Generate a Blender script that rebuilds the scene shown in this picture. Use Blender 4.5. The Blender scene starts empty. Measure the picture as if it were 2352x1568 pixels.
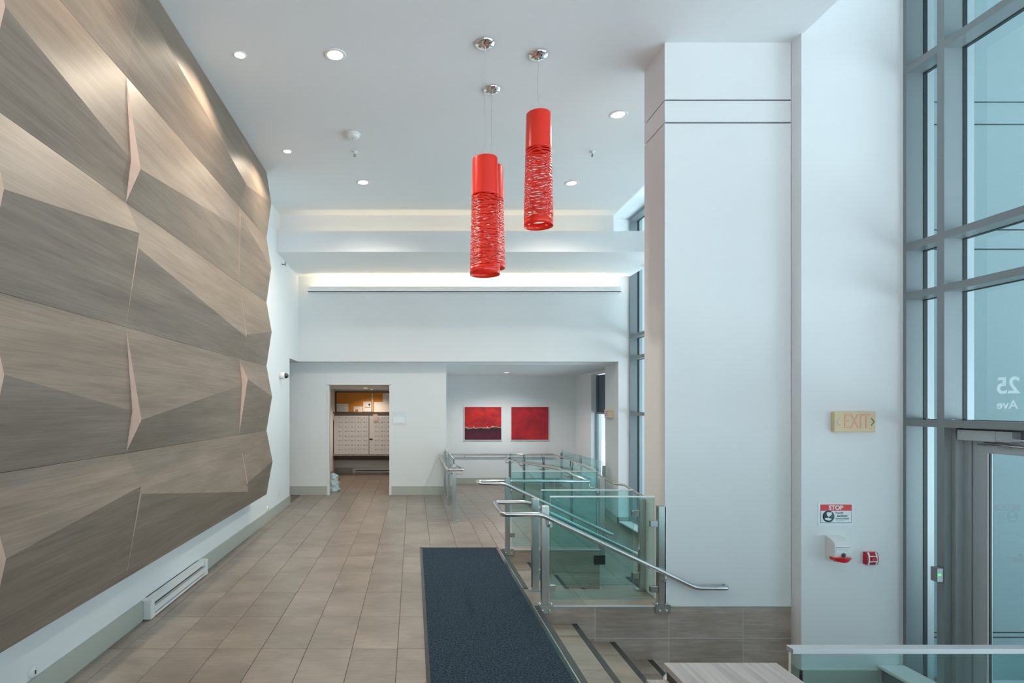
import bpy, math, random
from mathutils import Vector

random.seed(7)
sc = bpy.context.scene
C = sc.collection

# ------------------------------------------------------------------ camera, world, light, exposure
F, VX, VY, CH = 1369.0, 949.0, 934.0, 1.625          # focal length px, vanishing point px, eye height m
cam = bpy.data.cameras.new('camera')
cam.sensor_width = 36.0
cam.lens = F / 2352 * 36
cam.shift_x = (1176 - VX) / 2352
cam.shift_y = (VY - 784) / 2352
cam.clip_start = 0.05
cam_o = bpy.data.objects.new('camera', cam)
cam_o.location = (0, 0, CH)
cam_o.rotation_euler = (math.pi / 2, 0, 0)
C.objects.link(cam_o)
sc.camera = cam_o

world = bpy.data.worlds.new('overcast_sky')
sc.world = world
world.use_nodes = True
bg = world.node_tree.nodes['Background']
bg.inputs[0].default_value = (0.78, 0.91, 1.0, 1)
bg.inputs[1].default_value = 1.9
sun = bpy.data.lights.new('sun', 'SUN')
sun.energy = 31.0
sun.angle = 0.02
sun.color = (0.97, 0.98, 1.0)
sun_o = bpy.data.objects.new('sun', sun)
sun_o.rotation_euler = Vector((0.16, 0.50, -0.85)).to_track_quat('-Z', 'Y').to_euler()
C.objects.link(sun_o)

vs = sc.view_settings
vs.view_transform = 'Standard'
vs.look = 'None'
vs.gamma = 1.0
vs.use_curve_mapping = False
vs.exposure = -0.15
sc.cycles.transparent_max_bounces = 32
sc.cycles.max_bounces = 14
sc.cycles.diffuse_bounces = 8
sc.cycles.sample_clamp_indirect = 6.0
sc.cycles.caustics_reflective = False
sc.cycles.caustics_refractive = False


def portal(loc, rot, sx, sy):
    l = bpy.data.lights.new('window_portal', 'AREA')
    l.shape = 'RECTANGLE'
    l.size, l.size_y = sx, sy
    l.cycles.is_portal = True
    o = bpy.data.objects.new('window_portal', l)
    o.location = loc
    o.rotation_euler = rot
    C.objects.link(o)


portal((4.12, 1.1, 2.2), (0, math.pi / 2, 0), 5.7, 7.3)      # entry curtain wall
portal((4.12, 8.0, 2.2), (0, math.pi / 2, 0), 5.7, 5.5)      # ramp curtain wall
portal((0.9, -2.75, 1.05), (math.pi / 2, 0, 0), 6.0, 3.4)     # unseen opening behind the viewer, added for fill light

# ------------------------------------------------------------------ materials
def new_mat(name):
    m = bpy.data.materials.new(name)
    m.use_nodes = True
    return m, m.node_tree, m.node_tree.nodes['Principled BSDF']


def plain(name, col, rough=0.5, metal=0.0, coat=0.0, bump=0.0, bscale=60.0, var=0.0, vscale=6.0, spec=0.5):
    m, nt, p = new_mat(name)
    p.inputs['Base Color'].default_value = (*col, 1)
    p.inputs['Roughness'].default_value = rough
    p.inputs['Metallic'].default_value = metal
    p.inputs['Coat Weight'].default_value = coat
    p.inputs['Specular IOR Level'].default_value = spec
    tc = nt.nodes.new('ShaderNodeTexCoord')
    if var:
        n = nt.nodes.new('ShaderNodeTexNoise')
        n.inputs['Scale'].default_value = vscale
        n.inputs['Detail'].default_value = 5
        nt.links.new(tc.outputs['Object'], n.inputs['Vector'])
        r = nt.nodes.new('ShaderNodeValToRGB')
        r.color_ramp.elements[0].position = 0.3
        r.color_ramp.elements[1].position = 0.7
        r.color_ramp.elements[0].color = (*[c * (1 - var) for c in col], 1)
        r.color_ramp.elements[1].color = (*[min(1, c * (1 + var)) for c in col], 1)
        nt.links.new(n.outputs[0], r.inputs[0])
        nt.links.new(r.outputs[0], p.inputs['Base Color'])
    if bump:
        n = nt.nodes.new('ShaderNodeTexNoise')
        n.inputs['Scale'].default_value = bscale
        n.inputs['Detail'].default_value = 3
        nt.links.new(tc.outputs['Object'], n.inputs['Vector'])
        b = nt.nodes.new('ShaderNodeBump')
        b.inputs['Strength'].default_value = bump
        b.inputs['Distance'].default_value = 0.01
        nt.links.new(n.outputs[0], b.inputs['Height'])
        nt.links.new(b.outputs[0], p.inputs['Normal'])
    return m


def grain(name, c0, c1, scale, rough=0.4, detail=6, rand=0.0, per_object=False, spec=0.5, fine=None, mid=None):
    """streaky surface: noise stretched by SCALE; RAND varies brightness from object to object"""
    m, nt, p = new_mat(name)
    N, L = nt.nodes, nt.links
    tc = N.new('ShaderNodeTexCoord')
    mp = N.new('ShaderNodeMapping')
    mp.inputs['Scale'].default_value = scale
    L.new(tc.outputs['Object'], mp.inputs['Vector'])
    oi = N.new('ShaderNodeObjectInfo')
    if per_object:
        mu = N.new('ShaderNodeMath')
        mu.operation = 'MULTIPLY'
        mu.inputs[1].default_value = 57.0
        L.new(oi.outputs['Random'], mu.inputs[0])
        cb = N.new('ShaderNodeCombineXYZ')
        for i in range(3):
            L.new(mu.outputs[0], cb.inputs[i])
        L.new(cb.outputs[0], mp.inputs['Location'])
    n = N.new('ShaderNodeTexNoise')
    n.inputs['Scale'].default_value = 1.0
    n.inputs['Detail'].default_value = detail
    n.inputs['Roughness'].default_value = 0.62
    L.new(mp.outputs[0], n.inputs['Vector'])
    r = N.new('ShaderNodeValToRGB')
    r.color_ramp.elements[0].position = 0.28
    r.color_ramp.elements[1].position = 0.72
    r.color_ramp.elements[0].color = (*c0, 1)
    r.color_ramp.elements[1].color = (*c1, 1)
    L.new(n.outputs[0], r.inputs[0])
    out = r.outputs[0]
    if fine:
        mp2 = N.new('ShaderNodeMapping')
        mp2.inputs['Scale'].default_value = fine
        L.new(tc.outputs['Object'], mp2.inputs['Vector'])
        n2 = N.new('ShaderNodeTexNoise')
        n2.inputs['Scale'].default_value = 1.0
        n2.inputs['Detail'].default_value = 4
        L.new(mp2.outputs[0], n2.inputs['Vector'])
        mr = N.new('ShaderNodeMapRange')
        mr.inputs['From Min'].default_value = 0.3
        mr.inputs['From Max'].default_value = 0.7
        mr.inputs['To Min'].default_value = 0.86
        mr.inputs['To Max'].default_value = 1.12
        L.new(n2.outputs[0], mr.inputs['Value'])
        mx = N.new('ShaderNodeVectorMath')
        mx.operation = 'SCALE'
        L.new(out, mx.inputs[0])
        L.new(mr.outputs[0], mx.inputs['Scale'])
        out = mx.outputs[0]
    if rand:
        mr = N.new('ShaderNodeMapRange')
        mr.inputs['To Min'].default_value = 1 - rand
        mr.inputs['To Max'].default_value = 1 + rand
        L.new(oi.outputs['Random'], mr.inputs['Value'])
        mx = N.new('ShaderNodeVectorMath')
        mx.operation = 'SCALE'
        L.new(out, mx.inputs[0])
        L.new(mr.outputs[0], mx.inputs['Scale'])
        out = mx.outputs[0]
    L.new(out, p.inputs['Base Color'])
    b = N.new('ShaderNodeBump')
    b.inputs['Strength'].default_value = 0.06
    b.inputs['Distance'].default_value = 0.01
    L.new(n.outputs[0], b.inputs['Height'])
    L.new(b.outputs[0], p.inputs['Normal'])
    p.inputs['Roughness'].default_value = rough
    p.inputs['Specular IOR Level'].default_value = spec
    return m


def clear(name, tint, refl=1.0, rough=0.0, f0=0.045):
    """thin sheet glass: tinted straight-through light plus a Fresnel reflection"""
    m = bpy.data.materials.new(name)
    m.use_nodes = True
    nt = m.node_tree
    nt.nodes.clear()
    o = nt.nodes.new('ShaderNodeOutputMaterial')
    t = nt.nodes.new('ShaderNodeBsdfTransparent')
    t.inputs[0].default_value = (*tint, 1)
    g = nt.nodes.new('ShaderNodeBsdfGlossy')
    g.inputs['Roughness'].default_value = rough
    g.inputs[0].default_value = (refl, refl, refl, 1)
    lw = nt.nodes.new('ShaderNodeLayerWeight')
    lw.inputs['Blend'].default_value = 0.5
    pw = nt.nodes.new('ShaderNodeMath')
    pw.operation = 'POWER'
    pw.inputs[1].default_value = 5.0
    nt.links.new(lw.outputs['Facing'], pw.inputs[0])
    f = nt.nodes.new('ShaderNodeMath')
    f.operation = 'MULTIPLY_ADD'
    f.inputs[1].default_value = 0.85
    f.inputs[2].default_value = f0
    nt.links.new(pw.outputs[0], f.inputs[0])
    x = nt.nodes.new('ShaderNodeMixShader')
    nt.links.new(f.outputs[0], x.inputs[0])
    nt.links.new(t.outputs[0], x.inputs[1])
    nt.links.new(g.outputs[0], x.inputs[2])
    nt.links.new(x.outputs[0], o.inputs[0])
    return m


def glow(name, col, strength):
    m = bpy.data.materials.new(name)
    m.use_nodes = True
    nt = m.node_tree
    nt.nodes.clear()
    o = nt.nodes.new('ShaderNodeOutputMaterial')
    e = nt.nodes.new('ShaderNodeEmission')
    e.inputs[0].default_value = (*col, 1)
    e.inputs[1].default_value = strength
    nt.links.new(e.outputs[0], o.inputs[0])
    return m


M = {}
M['white'] = plain('white_paint', (0.79, 0.805, 0.81), 0.6, var=0.012, vscale=1.5)
M['ceiling'] = plain('ceiling_paint', (0.80, 0.815, 0.825), 0.75)
M['base'] = plain('baseboard_paint', (0.46, 0.48, 0.43), 0.42)
M['wood'] = grain('taupe_wood_laminate', (0.163, 0.123, 0.094), (0.258, 0.200, 0.157), (5, 0.9, 11), 0.45, rand=0.05,
                  fine=(20, 2.2, 90), spec=0.3)
M['wood_edge'] = plain('pale_panel_core', (0.62, 0.47, 0.40), 0.6, var=0.08, vscale=12)
M['tile'] = grain('taupe_porcelain_tile', (0.182, 0.151, 0.125), (0.302, 0.256, 0.216), (2.6, 3.4, 3), 0.33, rand=0.09,
                  per_object=True, fine=(4, 70, 4), spec=0.5)
M['tile_wall'] = grain('dark_taupe_wall_tile', (0.31, 0.245, 0.205), (0.47, 0.385, 0.335), (2.2, 3, 7), 0.36, rand=0.07,
                       per_object=True, fine=(5, 5, 60))
M['grout'] = plain('dark_grout', (0.16, 0.14, 0.12), 0.85)
M['grout_pale'] = plain('pale_grout', (0.55, 0.53, 0.50), 0.8)
M['nosing'] = plain('charcoal_nosing', (0.030, 0.036, 0.036), 0.55, bump=0.3, bscale=200)
M['steel'] = plain('brushed_stainless', (0.52, 0.515, 0.50), 0.27, 1.0)
M['trim'] = plain('bright_metal_trim', (0.74, 0.75, 0.74), 0.3, 0.3)
M['steel_polish'] = plain('satin_stainless_tube', (0.66, 0.65, 0.635), 0.17, 1.0)
M['chrome'] = plain('chrome', (0.85, 0.86, 0.86), 0.03, 1.0)
M['alu'] = plain('grey_anodised_aluminium', (0.23, 0.26, 0.27), 0.42, 0.35)
M['alu_light'] = plain('silver_aluminium', (0.42, 0.46, 0.48), 0.4, 0.4)
M['gasket'] = plain('black_gasket', (0.008, 0.014, 0.016), 0.5)
M['glass'] = clear('window_glass', (0.745, 0.905, 0.935))
M['guard'] = clear('guard_glass', (0.82, 0.955, 0.955))
M['guard_edge'] = plain('polished_glass_edge', (0.72, 0.80, 0.79), 0.2, spec=0.8)
M['guard_dark'] = plain('glass_side_edge', (0.02, 0.075, 0.09), 0.1, spec=0.8)
M['red'] = plain('red_lacquer_strip', (0.80, 0.026, 0.010), 0.30, spec=0.5)
M['cord'] = plain('clear_grey_cord', (0.50, 0.50, 0.50), 0.4)
M['plastic'] = plain('white_plastic', (0.80, 0.81, 0.80), 0.38)
M['black'] = plain('black_plastic', (0.01, 0.011, 0.012), 0.25)
M['dome'] = plain('smoked_dome', (0.006, 0.012, 0.01), 0.05, spec=0.8)
M['lamp'] = glow('lit_lamp_warm', (1.0, 0.86, 0.62), 9.0)
M['lamp_mail'] = glow('lit_lamp_mailroom', (1.0, 0.80, 0.55), 6.0)
M['green'] = glow('green_indicator', (0.05, 1.0, 0.15), 2.5)
M['cream'] = plain('cream_plastic', (0.72, 0.58, 0.36), 0.5)
M['pink'] = plain('faded_red_lettering', (0.78, 0.42, 0.30), 0.6)
M['signred'] = plain('sign_red', (0.72, 0.005, 0.012), 0.4)
M['firered'] = plain('fire_red', (0.50, 0.012, 0.03), 0.3)
M['signwhite'] = plain('sign_white', (0.83, 0.86, 0.87), 0.45)
M['slate'] = plain('sign_slate', (0.035, 0.075, 0.095), 0.5)
M['paper'] = plain('paper', (0.80, 0.78, 0.77), 0.8)
M['tag'] = plain('pink_slip', (0.74, 0.60, 0.58), 0.8)
M['bag'] = plain('pale_blue_bag', (0.52, 0.68, 0.74), 0.4, var=0.06, vscale=14)
M['brownframe'] = plain('dark_brown_surround', (0.10, 0.075, 0.065), 0.5)
M['mailgrey'] = plain('mailbox_white_metal', (0.66, 0.68, 0.72), 0.42)
M['cork'] = plain('cork', (0.62, 0.27, 0.05), 0.9, bump=0.4, bscale=120, var=0.12, vscale=40)
M['desk'] = grain('grey_wood_desk', (0.24, 0.225, 0.22), (0.44, 0.42, 0.41), (22, 1.2, 20), 0.5, fine=(90, 3, 60))
M['desk_edge'] = plain('dark_desk_side', (0.06, 0.055, 0.055), 0.5)
M['ext'] = plain('exterior_stucco', (0.24, 0.32, 0.33), 0.85, bump=0.1, bscale=90)
M['ext_dark'] = plain('exterior_joint', (0.05, 0.06, 0.06), 0.9)
M['pave'] = plain('exterior_paving', (0.66, 0.68, 0.70), 0.9, var=0.08)
M['vinyl'] = plain('white_vinyl', (0.86, 0.88, 0.88), 0.7)
_nt = M['vinyl'].node_tree                       # thin film: daylight shines through it
_t = _nt.nodes.new('ShaderNodeBsdfTranslucent')
_t.inputs[0].default_value = (0.9, 0.92, 0.92, 1)
_x = _nt.nodes.new('ShaderNodeMixShader')
_x.inputs[0].default_value = 0.6
_nt.links.new(_nt.nodes['Principled BSDF'].outputs[0], _x.inputs[1])
_nt.links.new(_t.outputs[0], _x.inputs[2])
_nt.links.new(_x.outputs[0], _nt.nodes['Material Output'].inputs[0])
M['blind'] = plain('dark_blue_spandrel', (0.045, 0.075, 0.12), 0.25)
M['plaque'] = plain('laminated_white_plaque', (0.62, 0.66, 0.68), 0.10, spec=0.9)

# carpet of the mat
m, nt, p = new_mat('navy_loop_carpet')
tc = nt.nodes.new('ShaderNodeTexCoord')
n = nt.nodes.new('ShaderNodeTexNoise')
n.inputs['Scale'].default_value = 85
n.inputs['Detail'].default_value = 4
n.inputs['Roughness'].default_value = 0.8
nt.links.new(tc.outputs['Object'], n.inputs['Vector'])
r = nt.nodes.new('ShaderNodeValToRGB')
e = r.color_ramp.elements
e[0].position, e[1].position = 0.40, 0.64
e[0].color, e[1].color = (0.004, 0.011, 0.020, 1), (0.062, 0.092, 0.125, 1)
nt.links.new(n.outputs[0], r.inputs[0])
nt.links.new(r.outputs[0], p.inputs['Base Color'])
p.inputs['Roughness'].default_value = 0.95
p.inputs['Specular IOR Level'].default_value = 0.1
b = nt.nodes.new('ShaderNodeBump')
b.inputs['Strength'].default_value = 0.8
b.inputs['Distance'].default_value = 0.006
nt.links.new(n.outputs[0], b.inputs['Height'])
nt.links.new(b.outputs[0], p.inputs['Normal'])
M['carpet'] = m


def paint_mat(name, split):
    """abstract red canvas; SPLIT: dark lower band with a ragged ochre edge"""
    m, nt, p = new_mat(name)
    N, L = nt.nodes, nt.links
    tc = N.new('ShaderNodeTexCoord')
    n = N.new('ShaderNodeTexNoise')
    n.inputs['Scale'].default_value = 3.2
    n.inputs['Detail'].default_value = 8
    n.inputs['Distortion'].default_value = 0.6
    L.new(tc.outputs['Generated'], n.inputs['Vector'])
    r = N.new('ShaderNodeValToRGB')
    e = r.color_ramp.elements
    e[0].position, e[1].position = 0.3, 0.66
    if split:
        e[0].color, e[1].color = (0.26, 0.004, 0.010, 1), (0.70, 0.014, 0.012, 1)
    else:
        e[0].color, e[1].color = (0.27, 0.004, 0.013, 1), (0.52, 0.011, 0.020, 1)
    L.new(n.outputs[0], r.inputs[0])
    out = r.outputs[0]
    if split:
        sp = N.new('ShaderNodeSeparateXYZ')
        L.new(tc.outputs['Generated'], sp.inputs[0])
        n2 = N.new('ShaderNodeTexNoise')
        n2.inputs['Scale'].default_value = 7
        n2.inputs['Detail'].default_value = 8
        L.new(tc.outputs['Generated'], n2.inputs['Vector'])
        ma = N.new('ShaderNodeMath')
        ma.operation = 'MULTIPLY_ADD'
        ma.inputs[1].default_value = 0.26
        L.new(n2.outputs[0], ma.inputs[0])
        L.new(sp.outputs['Z'], ma.inputs[2])
        r2 = N.new('ShaderNodeValToRGB')
        q = r2.color_ramp.elements
        q[0].position, q[0].color = 0.0, (0.085, 0.004, 0.018, 1)
        q[1].position, q[1].color = 1.0, (1, 1, 1, 1)
        for pos, col in ((0.25, (0.10, 0.006, 0.03, 1)), (0.47, (0.022, 0.006, 0.010, 1)), (0.505, (0.30, 0.15, 0.05, 1)),
                         (0.535, (1, 1, 1, 1))):
            x = q.new(pos)
            x.color = col
        L.new(ma.outputs[0], r2.inputs[0])
        mx = N.new('ShaderNodeMix')
        mx.data_type = 'RGBA'
        mx.blend_type = 'MULTIPLY'
        mx.inputs[0].default_value = 1.0
        L.new(out, mx.inputs[6])
        L.new(r2.outputs[0], mx.inputs[7])
        st = N.new('ShaderNodeMath')
        st.operation = 'GREATER_THAN'
        st.inputs[1].default_value = 0.525
        L.new(ma.outputs[0], st.inputs[0])
        m2 = N.new('ShaderNodeMix')
        m2.data_type = 'RGBA'
        L.new(st.outputs[0], m2.inputs[0])
        L.new(r2.outputs[0], m2.inputs[6])
        L.new(out, m2.inputs[7])
        out = m2.outputs[2]
    L.new(out, p.inputs['Base Color'])
    p.inputs['Roughness'].default_value = 0.45
    return m


M['art_split'] = paint_mat('red_canvas_dark_base', True)
M['art_red'] = paint_mat('red_canvas_plain', False)


# ------------------------------------------------------------------ builders
def P(px, py, Y):
    return ((px - VX) / F * Y, Y, CH - (py - VY) / F * Y)


def link(name, me, mats, parent=None):
    o = bpy.data.objects.new(name, me)
    for k in (mats if isinstance(mats, (list, tuple)) else [mats]):
        me.materials.append(M[k])
    C.objects.link(o)
    if parent is not None:
        o.parent = parent
        root = parent
        off = Vector(root.location)
        while root.parent is not None:
            root = root.parent
            off += Vector(root.location)
        o.location = -off
    return o


def tag(o, label, cat, group=None, kind=None):
    o['label'] = label
    o['category'] = cat
    if group:
        o['group'] = group
    if kind:
        o['kind'] = kind
    return o


def struct(o, label, cat='building part'):
    return tag(o, label, cat, kind='structure')


def thing(name, loc, label, cat, group=None, kind=None):
    o = bpy.data.objects.new(name, None)
    o.empty_display_size = 0.1
    o.location = loc
    C.objects.link(o)
    return tag(o, label, cat, group, kind)


def raw(name, V, Fc, mats, parent=None, smooth=False, fm=None):
    me = bpy.data.meshes.new(name)
    me.from_pydata([tuple(v) for v in V], [], Fc)
    me.update()
    if smooth:
        me.polygons.foreach_set('use_smooth', [True] * len(me.polygons))
    if fm:
        me.polygons.foreach_set('material_index', fm)
    return link(name, me, mats, parent)


BF = [(0, 3, 2, 1), (4, 5, 6, 7), (0, 1, 5, 4), (1, 2, 6, 5), (2, 3, 7, 6), (3, 0, 4, 7)]   # bottom top front(-Y) right back left


def bv(x0, x1, y0, y1, z0, z1):
    return [(x0, y0, z0), (x1, y0, z0), (x1, y1, z0), (x0, y1, z0), (x0, y0, z1), (x1, y0, z1), (x1, y1, z1), (x0, y1, z1)]


def boxes(name, L, mats, parent=None, fm=None):
    V, Fc, FM = [], [], []
    for b in L:
        n = len(V)
        V += bv(*b)
        Fc += [tuple(i + n for i in f) for f in BF]
        if fm:
            FM += fm
    return raw(name, V, Fc, mats, parent, fm=FM or None)


def box(name, b, mat, parent=None, bevel=0.0, seg=2):
    o = boxes(name, [b], mat, parent)
    if bevel:
        md = o.modifiers.new('bevel', 'BEVEL')
        md.width = bevel
        md.segments = seg
        md.limit_method = 'ANGLE'
    return o


def fillet(pts, r, n=6):
    pts = [Vector(p) for p in pts]
    out = [pts[0]]
    for i in range(1, len(pts) - 1):
        a, b, c = pts[i - 1], pts[i], pts[i + 1]
        d1, d2 = (a - b), (c - b)
        rr = min(r, d1.length * 0.48, d2.length * 0.48)
        s, e = b + d1.normalized() * rr, b + d2.normalized() * rr
        for k in range(n + 1):
            t = k / n
            out.append((1 - t) ** 2 * s + 2 * t * (1 - t) * b + t * t * e)
    out.append(pts[-1])
    return out


def tube(name, pts, r, mat, parent=None, bend=0.0, seg=12):
    pts = fillet(pts, bend) if bend else [Vector(p) for p in pts]
    V, Fc = [], []
    up = None
    for i, p in enumerate(pts):
        t = (pts[min(i + 1, len(pts) - 1)] - pts[max(i - 1, 0)]).normalized()
        if up is None:
            up = Vector((0, 0, 1)) if abs(t.z) < 0.9 else Vector((1, 0, 0))
        up = (up - t * up.dot(t)).normalized()
        s = t.cross(up)
        for k in range(seg):
            a = 2 * math.pi * k / seg
            V.append(p + up * (math.cos(a) * r) + s * (math.sin(a) * r))
    n = len(pts)
    for i in range(n - 1):
        for k in range(seg):
            k2 = (k + 1) % seg
            Fc.append((i * seg + k, i * seg + k2, (i + 1) * seg + k2, (i + 1) * seg + k))
    Fc.append(tuple(range(seg - 1, -1, -1)))
    Fc.append(tuple((n - 1) * seg + k for k in range(seg)))
    return raw(name, V, Fc, mat, parent, smooth=True)


def lathe(name, prof, c, mat, parent=None, axis='Z', seg=28, smooth=True):
    """PROF: (radius, height) pairs turned about AXIS through C"""
    V, Fc = [], []
    for (r, h) in prof:
        for k in range(seg):
            a = 2 * math.pi * k / seg
            u, v = r * math.cos(a), r * math.sin(a)
            q = {'Z': (u, v, h), 'X': (h, u, v), 'Y': (u, h, v)}[axis]
            V.append((c[0] + q[0], c[1] + q[1], c[2] + q[2]))
    for i in range(len(prof) - 1):
        for k in range(seg):
            k2 = (k + 1) % seg
            Fc.append((i * seg + k, i * seg + k2, (i + 1) * seg + k2, (i + 1) * seg + k))
    if prof[0][0] > 1e-6:
        Fc.append(tuple(range(seg - 1, -1, -1)))
    if prof[-1][0] > 1e-6:
        Fc.append(tuple((len(prof) - 1) * seg + k for k in range(seg)))
    return raw(name, V, Fc, mat, parent, smooth=smooth)


def text(name, s, size, loc, rot, mat, parent, depth=0.0006, align='CENTER', bold=0.0, xs=1.0):
    cu = bpy.data.curves.new(name, 'FONT')
    cu.body = s
    cu.size = size
    cu.extrude = depth
    cu.offset = bold
    cu.align_x = align
    cu.align_y = 'CENTER'
    src = bpy.data.objects.new('lettering_source', cu)
    C.objects.link(src)
    me = bpy.data.meshes.new_from_object(src.evaluated_get(bpy.context.evaluated_depsgraph_get()))
    bpy.data.objects.remove(src)
    bpy.data.curves.remove(cu)
    me.materials.clear()
    me.materials.append(M[mat])
    me.name = name
    o = bpy.data.objects.new(name, me)
    o.rotation_euler = rot
    o.scale = (xs, 1, 1)
    C.objects.link(o)
    root, off = parent, Vector((0, 0, 0))
    while root is not None:
        off += Vector(root.location)
        root = root.parent
    o.parent = parent
    o.location = Vector(loc) - off
    return o


# ------------------------------------------------------------------ levels
ZL = -0.59                  # lower entry floor
ZC = 4.60                   # main ceiling
ZH = 5.02                   # ceiling of the strip along the windows
WX = -2.07                  # left wall
NX = 1.03                   # edge of the upper floor
TR, RI = 0.31, 0.147        # tread, riser
XW = 3.90                   # inner face of curtain wall
YF = 10.75                  # upper far wall
YM = 11.01                  # mailroom wall
YA = 14.90                  # alcove end wall
ZA = -0.295                 # alcove landing


def ramp1(y):
    return 0.0 if y < 8.4 else max(ZA, -(y - 8.4) * (0.295 / 4.8))


def ramp2(y):
    return ZA if y > 13.0 else max(ZL, ZA - (13.0 - y) * 0.0868)


# ------------------------------------------------------------------ floors and their tiles
TX0, TY0, TW, TL = -0.105, 4.002, 0.305, 0.612
tile_cache = {}


def tile(parent, x0, x1, y0, y1, z, th=0.010, gap=0.0035, slope=0.0, mat='tile'):
    w, l = round(x1 - x0 - gap, 4), round(y1 - y0 - gap, 4)
    if w < 0.01 or l < 0.01:
        return
    key = (w, l, mat)
    if key not in tile_cache:
        me = bpy.data.meshes.new('tile')
        s = 0.0015
        V = bv(-w / 2, w / 2, -l / 2, l / 2, -th, -s) + bv(-w / 2 + s, w / 2 - s, -l / 2 + s, l / 2 - s, -s, 0)[4:]
        Fc = [(0, 1, 5, 4), (1, 2, 6, 5), (2, 3, 7, 6), (3, 0, 4, 7), (4, 5, 9, 8), (5, 6, 10, 9), (6, 7, 11, 10), (7, 4, 8, 11),
              (8, 9, 10, 11)]
        me.from_pydata(V, [], Fc)
        me.update()
        me.materials.append(M[mat])
        tile_cache[key] = me
    o = bpy.data.objects.new('tile', tile_cache[key])
    C.objects.link(o)
    o.parent = parent
    o.location = ((x0 + x1) / 2, (y0 + y1) / 2, z)
    o.rotation_euler = (math.atan(slope), 0, 0)


def lines(a, b, o, s):
    k = math.floor((a - o) / s)
    L = [a]
    while True:
        k += 1
        v = o + k * s
        if v >= b - 1e-6:
            break
        if v > a + 1e-6:
            L.append(v)
    return L + [b]


def tile_area(parent, x0, x1, y0, y1, z, zf=None):
    xs, ys = lines(x0, x1, TX0, TW), lines(y0, y1, TY0, TL)
    for i in range(len(xs) - 1):
        for j in range(len(ys) - 1):
            yc = (ys[j] + ys[j + 1]) / 2
            if zf:
                sl = (zf(ys[j + 1]) - zf(ys[j])) / (ys[j + 1] - ys[j])
                tile(parent, xs[i], xs[i + 1], ys[j], ys[j + 1], zf(yc), slope=sl)
            else:
                tile(parent, xs[i], xs[i + 1], ys[j], ys[j + 1], z)


fl = boxes('floor', [(WX - 0.1, NX, -2.6, 8.4, -0.62, -0.006), (-4.2, 0.61, 8.4, YM + 0.12, -0.62, -0.006),
                     (NX, 2.13, 6.83, 8.4, -0.62, -0.006), (NX, 3.1, 4.89, 5.30, -0.62, -0.006),
                     (NX, 4.1, -2.6, 1.55, -0.62, -0.006)], 'grout')
struct(fl, 'upper lobby floor of long taupe porcelain tiles', 'floor')
tile_area(fl, WX, NX - 0.05, 2.16, 8.4, 0)
tile_area(fl, WX, 0.61, 8.4, YM, 0)
tile_area(fl, NX - 0.05, 2.13, 6.8, 8.4, 0)
tile_area(fl, 0.61, NX - 0.05, 8.4, 8.41, 0)
for a, b in ((NX - 0.05, 1.42), (1.42, 2.056)):
    tile(fl, a, b, 4.875, 5.32, 0)
tile(fl, WX, NX - 0.05, -2.6, 2.16, 0)
tile(fl, NX - 0.05, 4.1, -2.6, 1.55, 0)

mf = boxes('floor_mailroom', [(-1.95, 0.55, YM + 0.12, 14.6, -0.1, -0.006)], 'grout')
struct(mf, 'taupe tiled floor inside the mail room doorway', 'floor')
tile_area(mf, -1.9, -0.2, YM, 14.54, 0)

V, Fc = [], []
for (x0, x1, prof) in ((0.61, 2.13, [(8.4, -0.006), (13.2, ZA - 0.006), (YA + 0.1, ZA - 0.006)]),):
    for y, z in prof:
        V += [(x0, y, z), (x1, y, z), (x0, y, -0.7), (x1, y, -0.7)]
    for i in range(len(prof) - 1):
        a, b = 4 * i, 4 * i + 4
        Fc += [(a, a + 1, b + 1, b), (a + 1, a + 3, b + 3, b + 1), (a, b, b + 2, a + 2)]
rf = raw('floor_ramp_upper', V, Fc, 'grout')
struct(rf, 'tiled ramp sloping away into the alcove between two glass rails', 'ramp')
tile_area(rf, 0.61, 2.13, 8.4, 13.2, 0, ramp1)
tile_area(rf, 0.61, 2.13, 13.2, YA, ZA)

V, Fc = [], []
prof = [(4.9, ZL - 0.006), (9.601, ZL - 0.006), (13.0, ZA - 0.006), (YA + 0.1, ZA - 0.006)]
for y, z in prof:
    V += [(2.13, y, z), (4.3, y, z), (2.13, y, -0.75), (4.3, y, -0.75)]
for i in range(3):
    a, b = 4 * i, 4 * i + 4
    Fc += [(a, a + 1, b + 1, b)]
rf2 = raw('floor_ramp_lower', V, Fc, 'grout')
struct(rf2, 'lower tiled ramp along the far windows behind the glass guards', 'ramp')
tile_area(rf2, 2.13, 3.9, 6.2, 9.6, ZL)
tile_area(rf2, 2.13, 3.9, 9.6, 13.0, 0, ramp2)
tile_area(rf2, 2.13, 4.06, 13.0, YA, ZA)
tile(rf2, 2.0, 3.9, 5.32, 6.2, ZL)

lf = boxes('floor_entry', [(2.0, 4.3, 1.55, 4.9, ZL - 0.1, ZL - 0.006), (NX, 2.2, 5.3, 6.82, ZL - 0.1, ZL - 0.006)], 'grout')
struct(lf, 'lower entry floor in front of the glass door', 'floor')
tile_area(lf, 2.0, 3.9, 1.6, 4.87, ZL)

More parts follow.
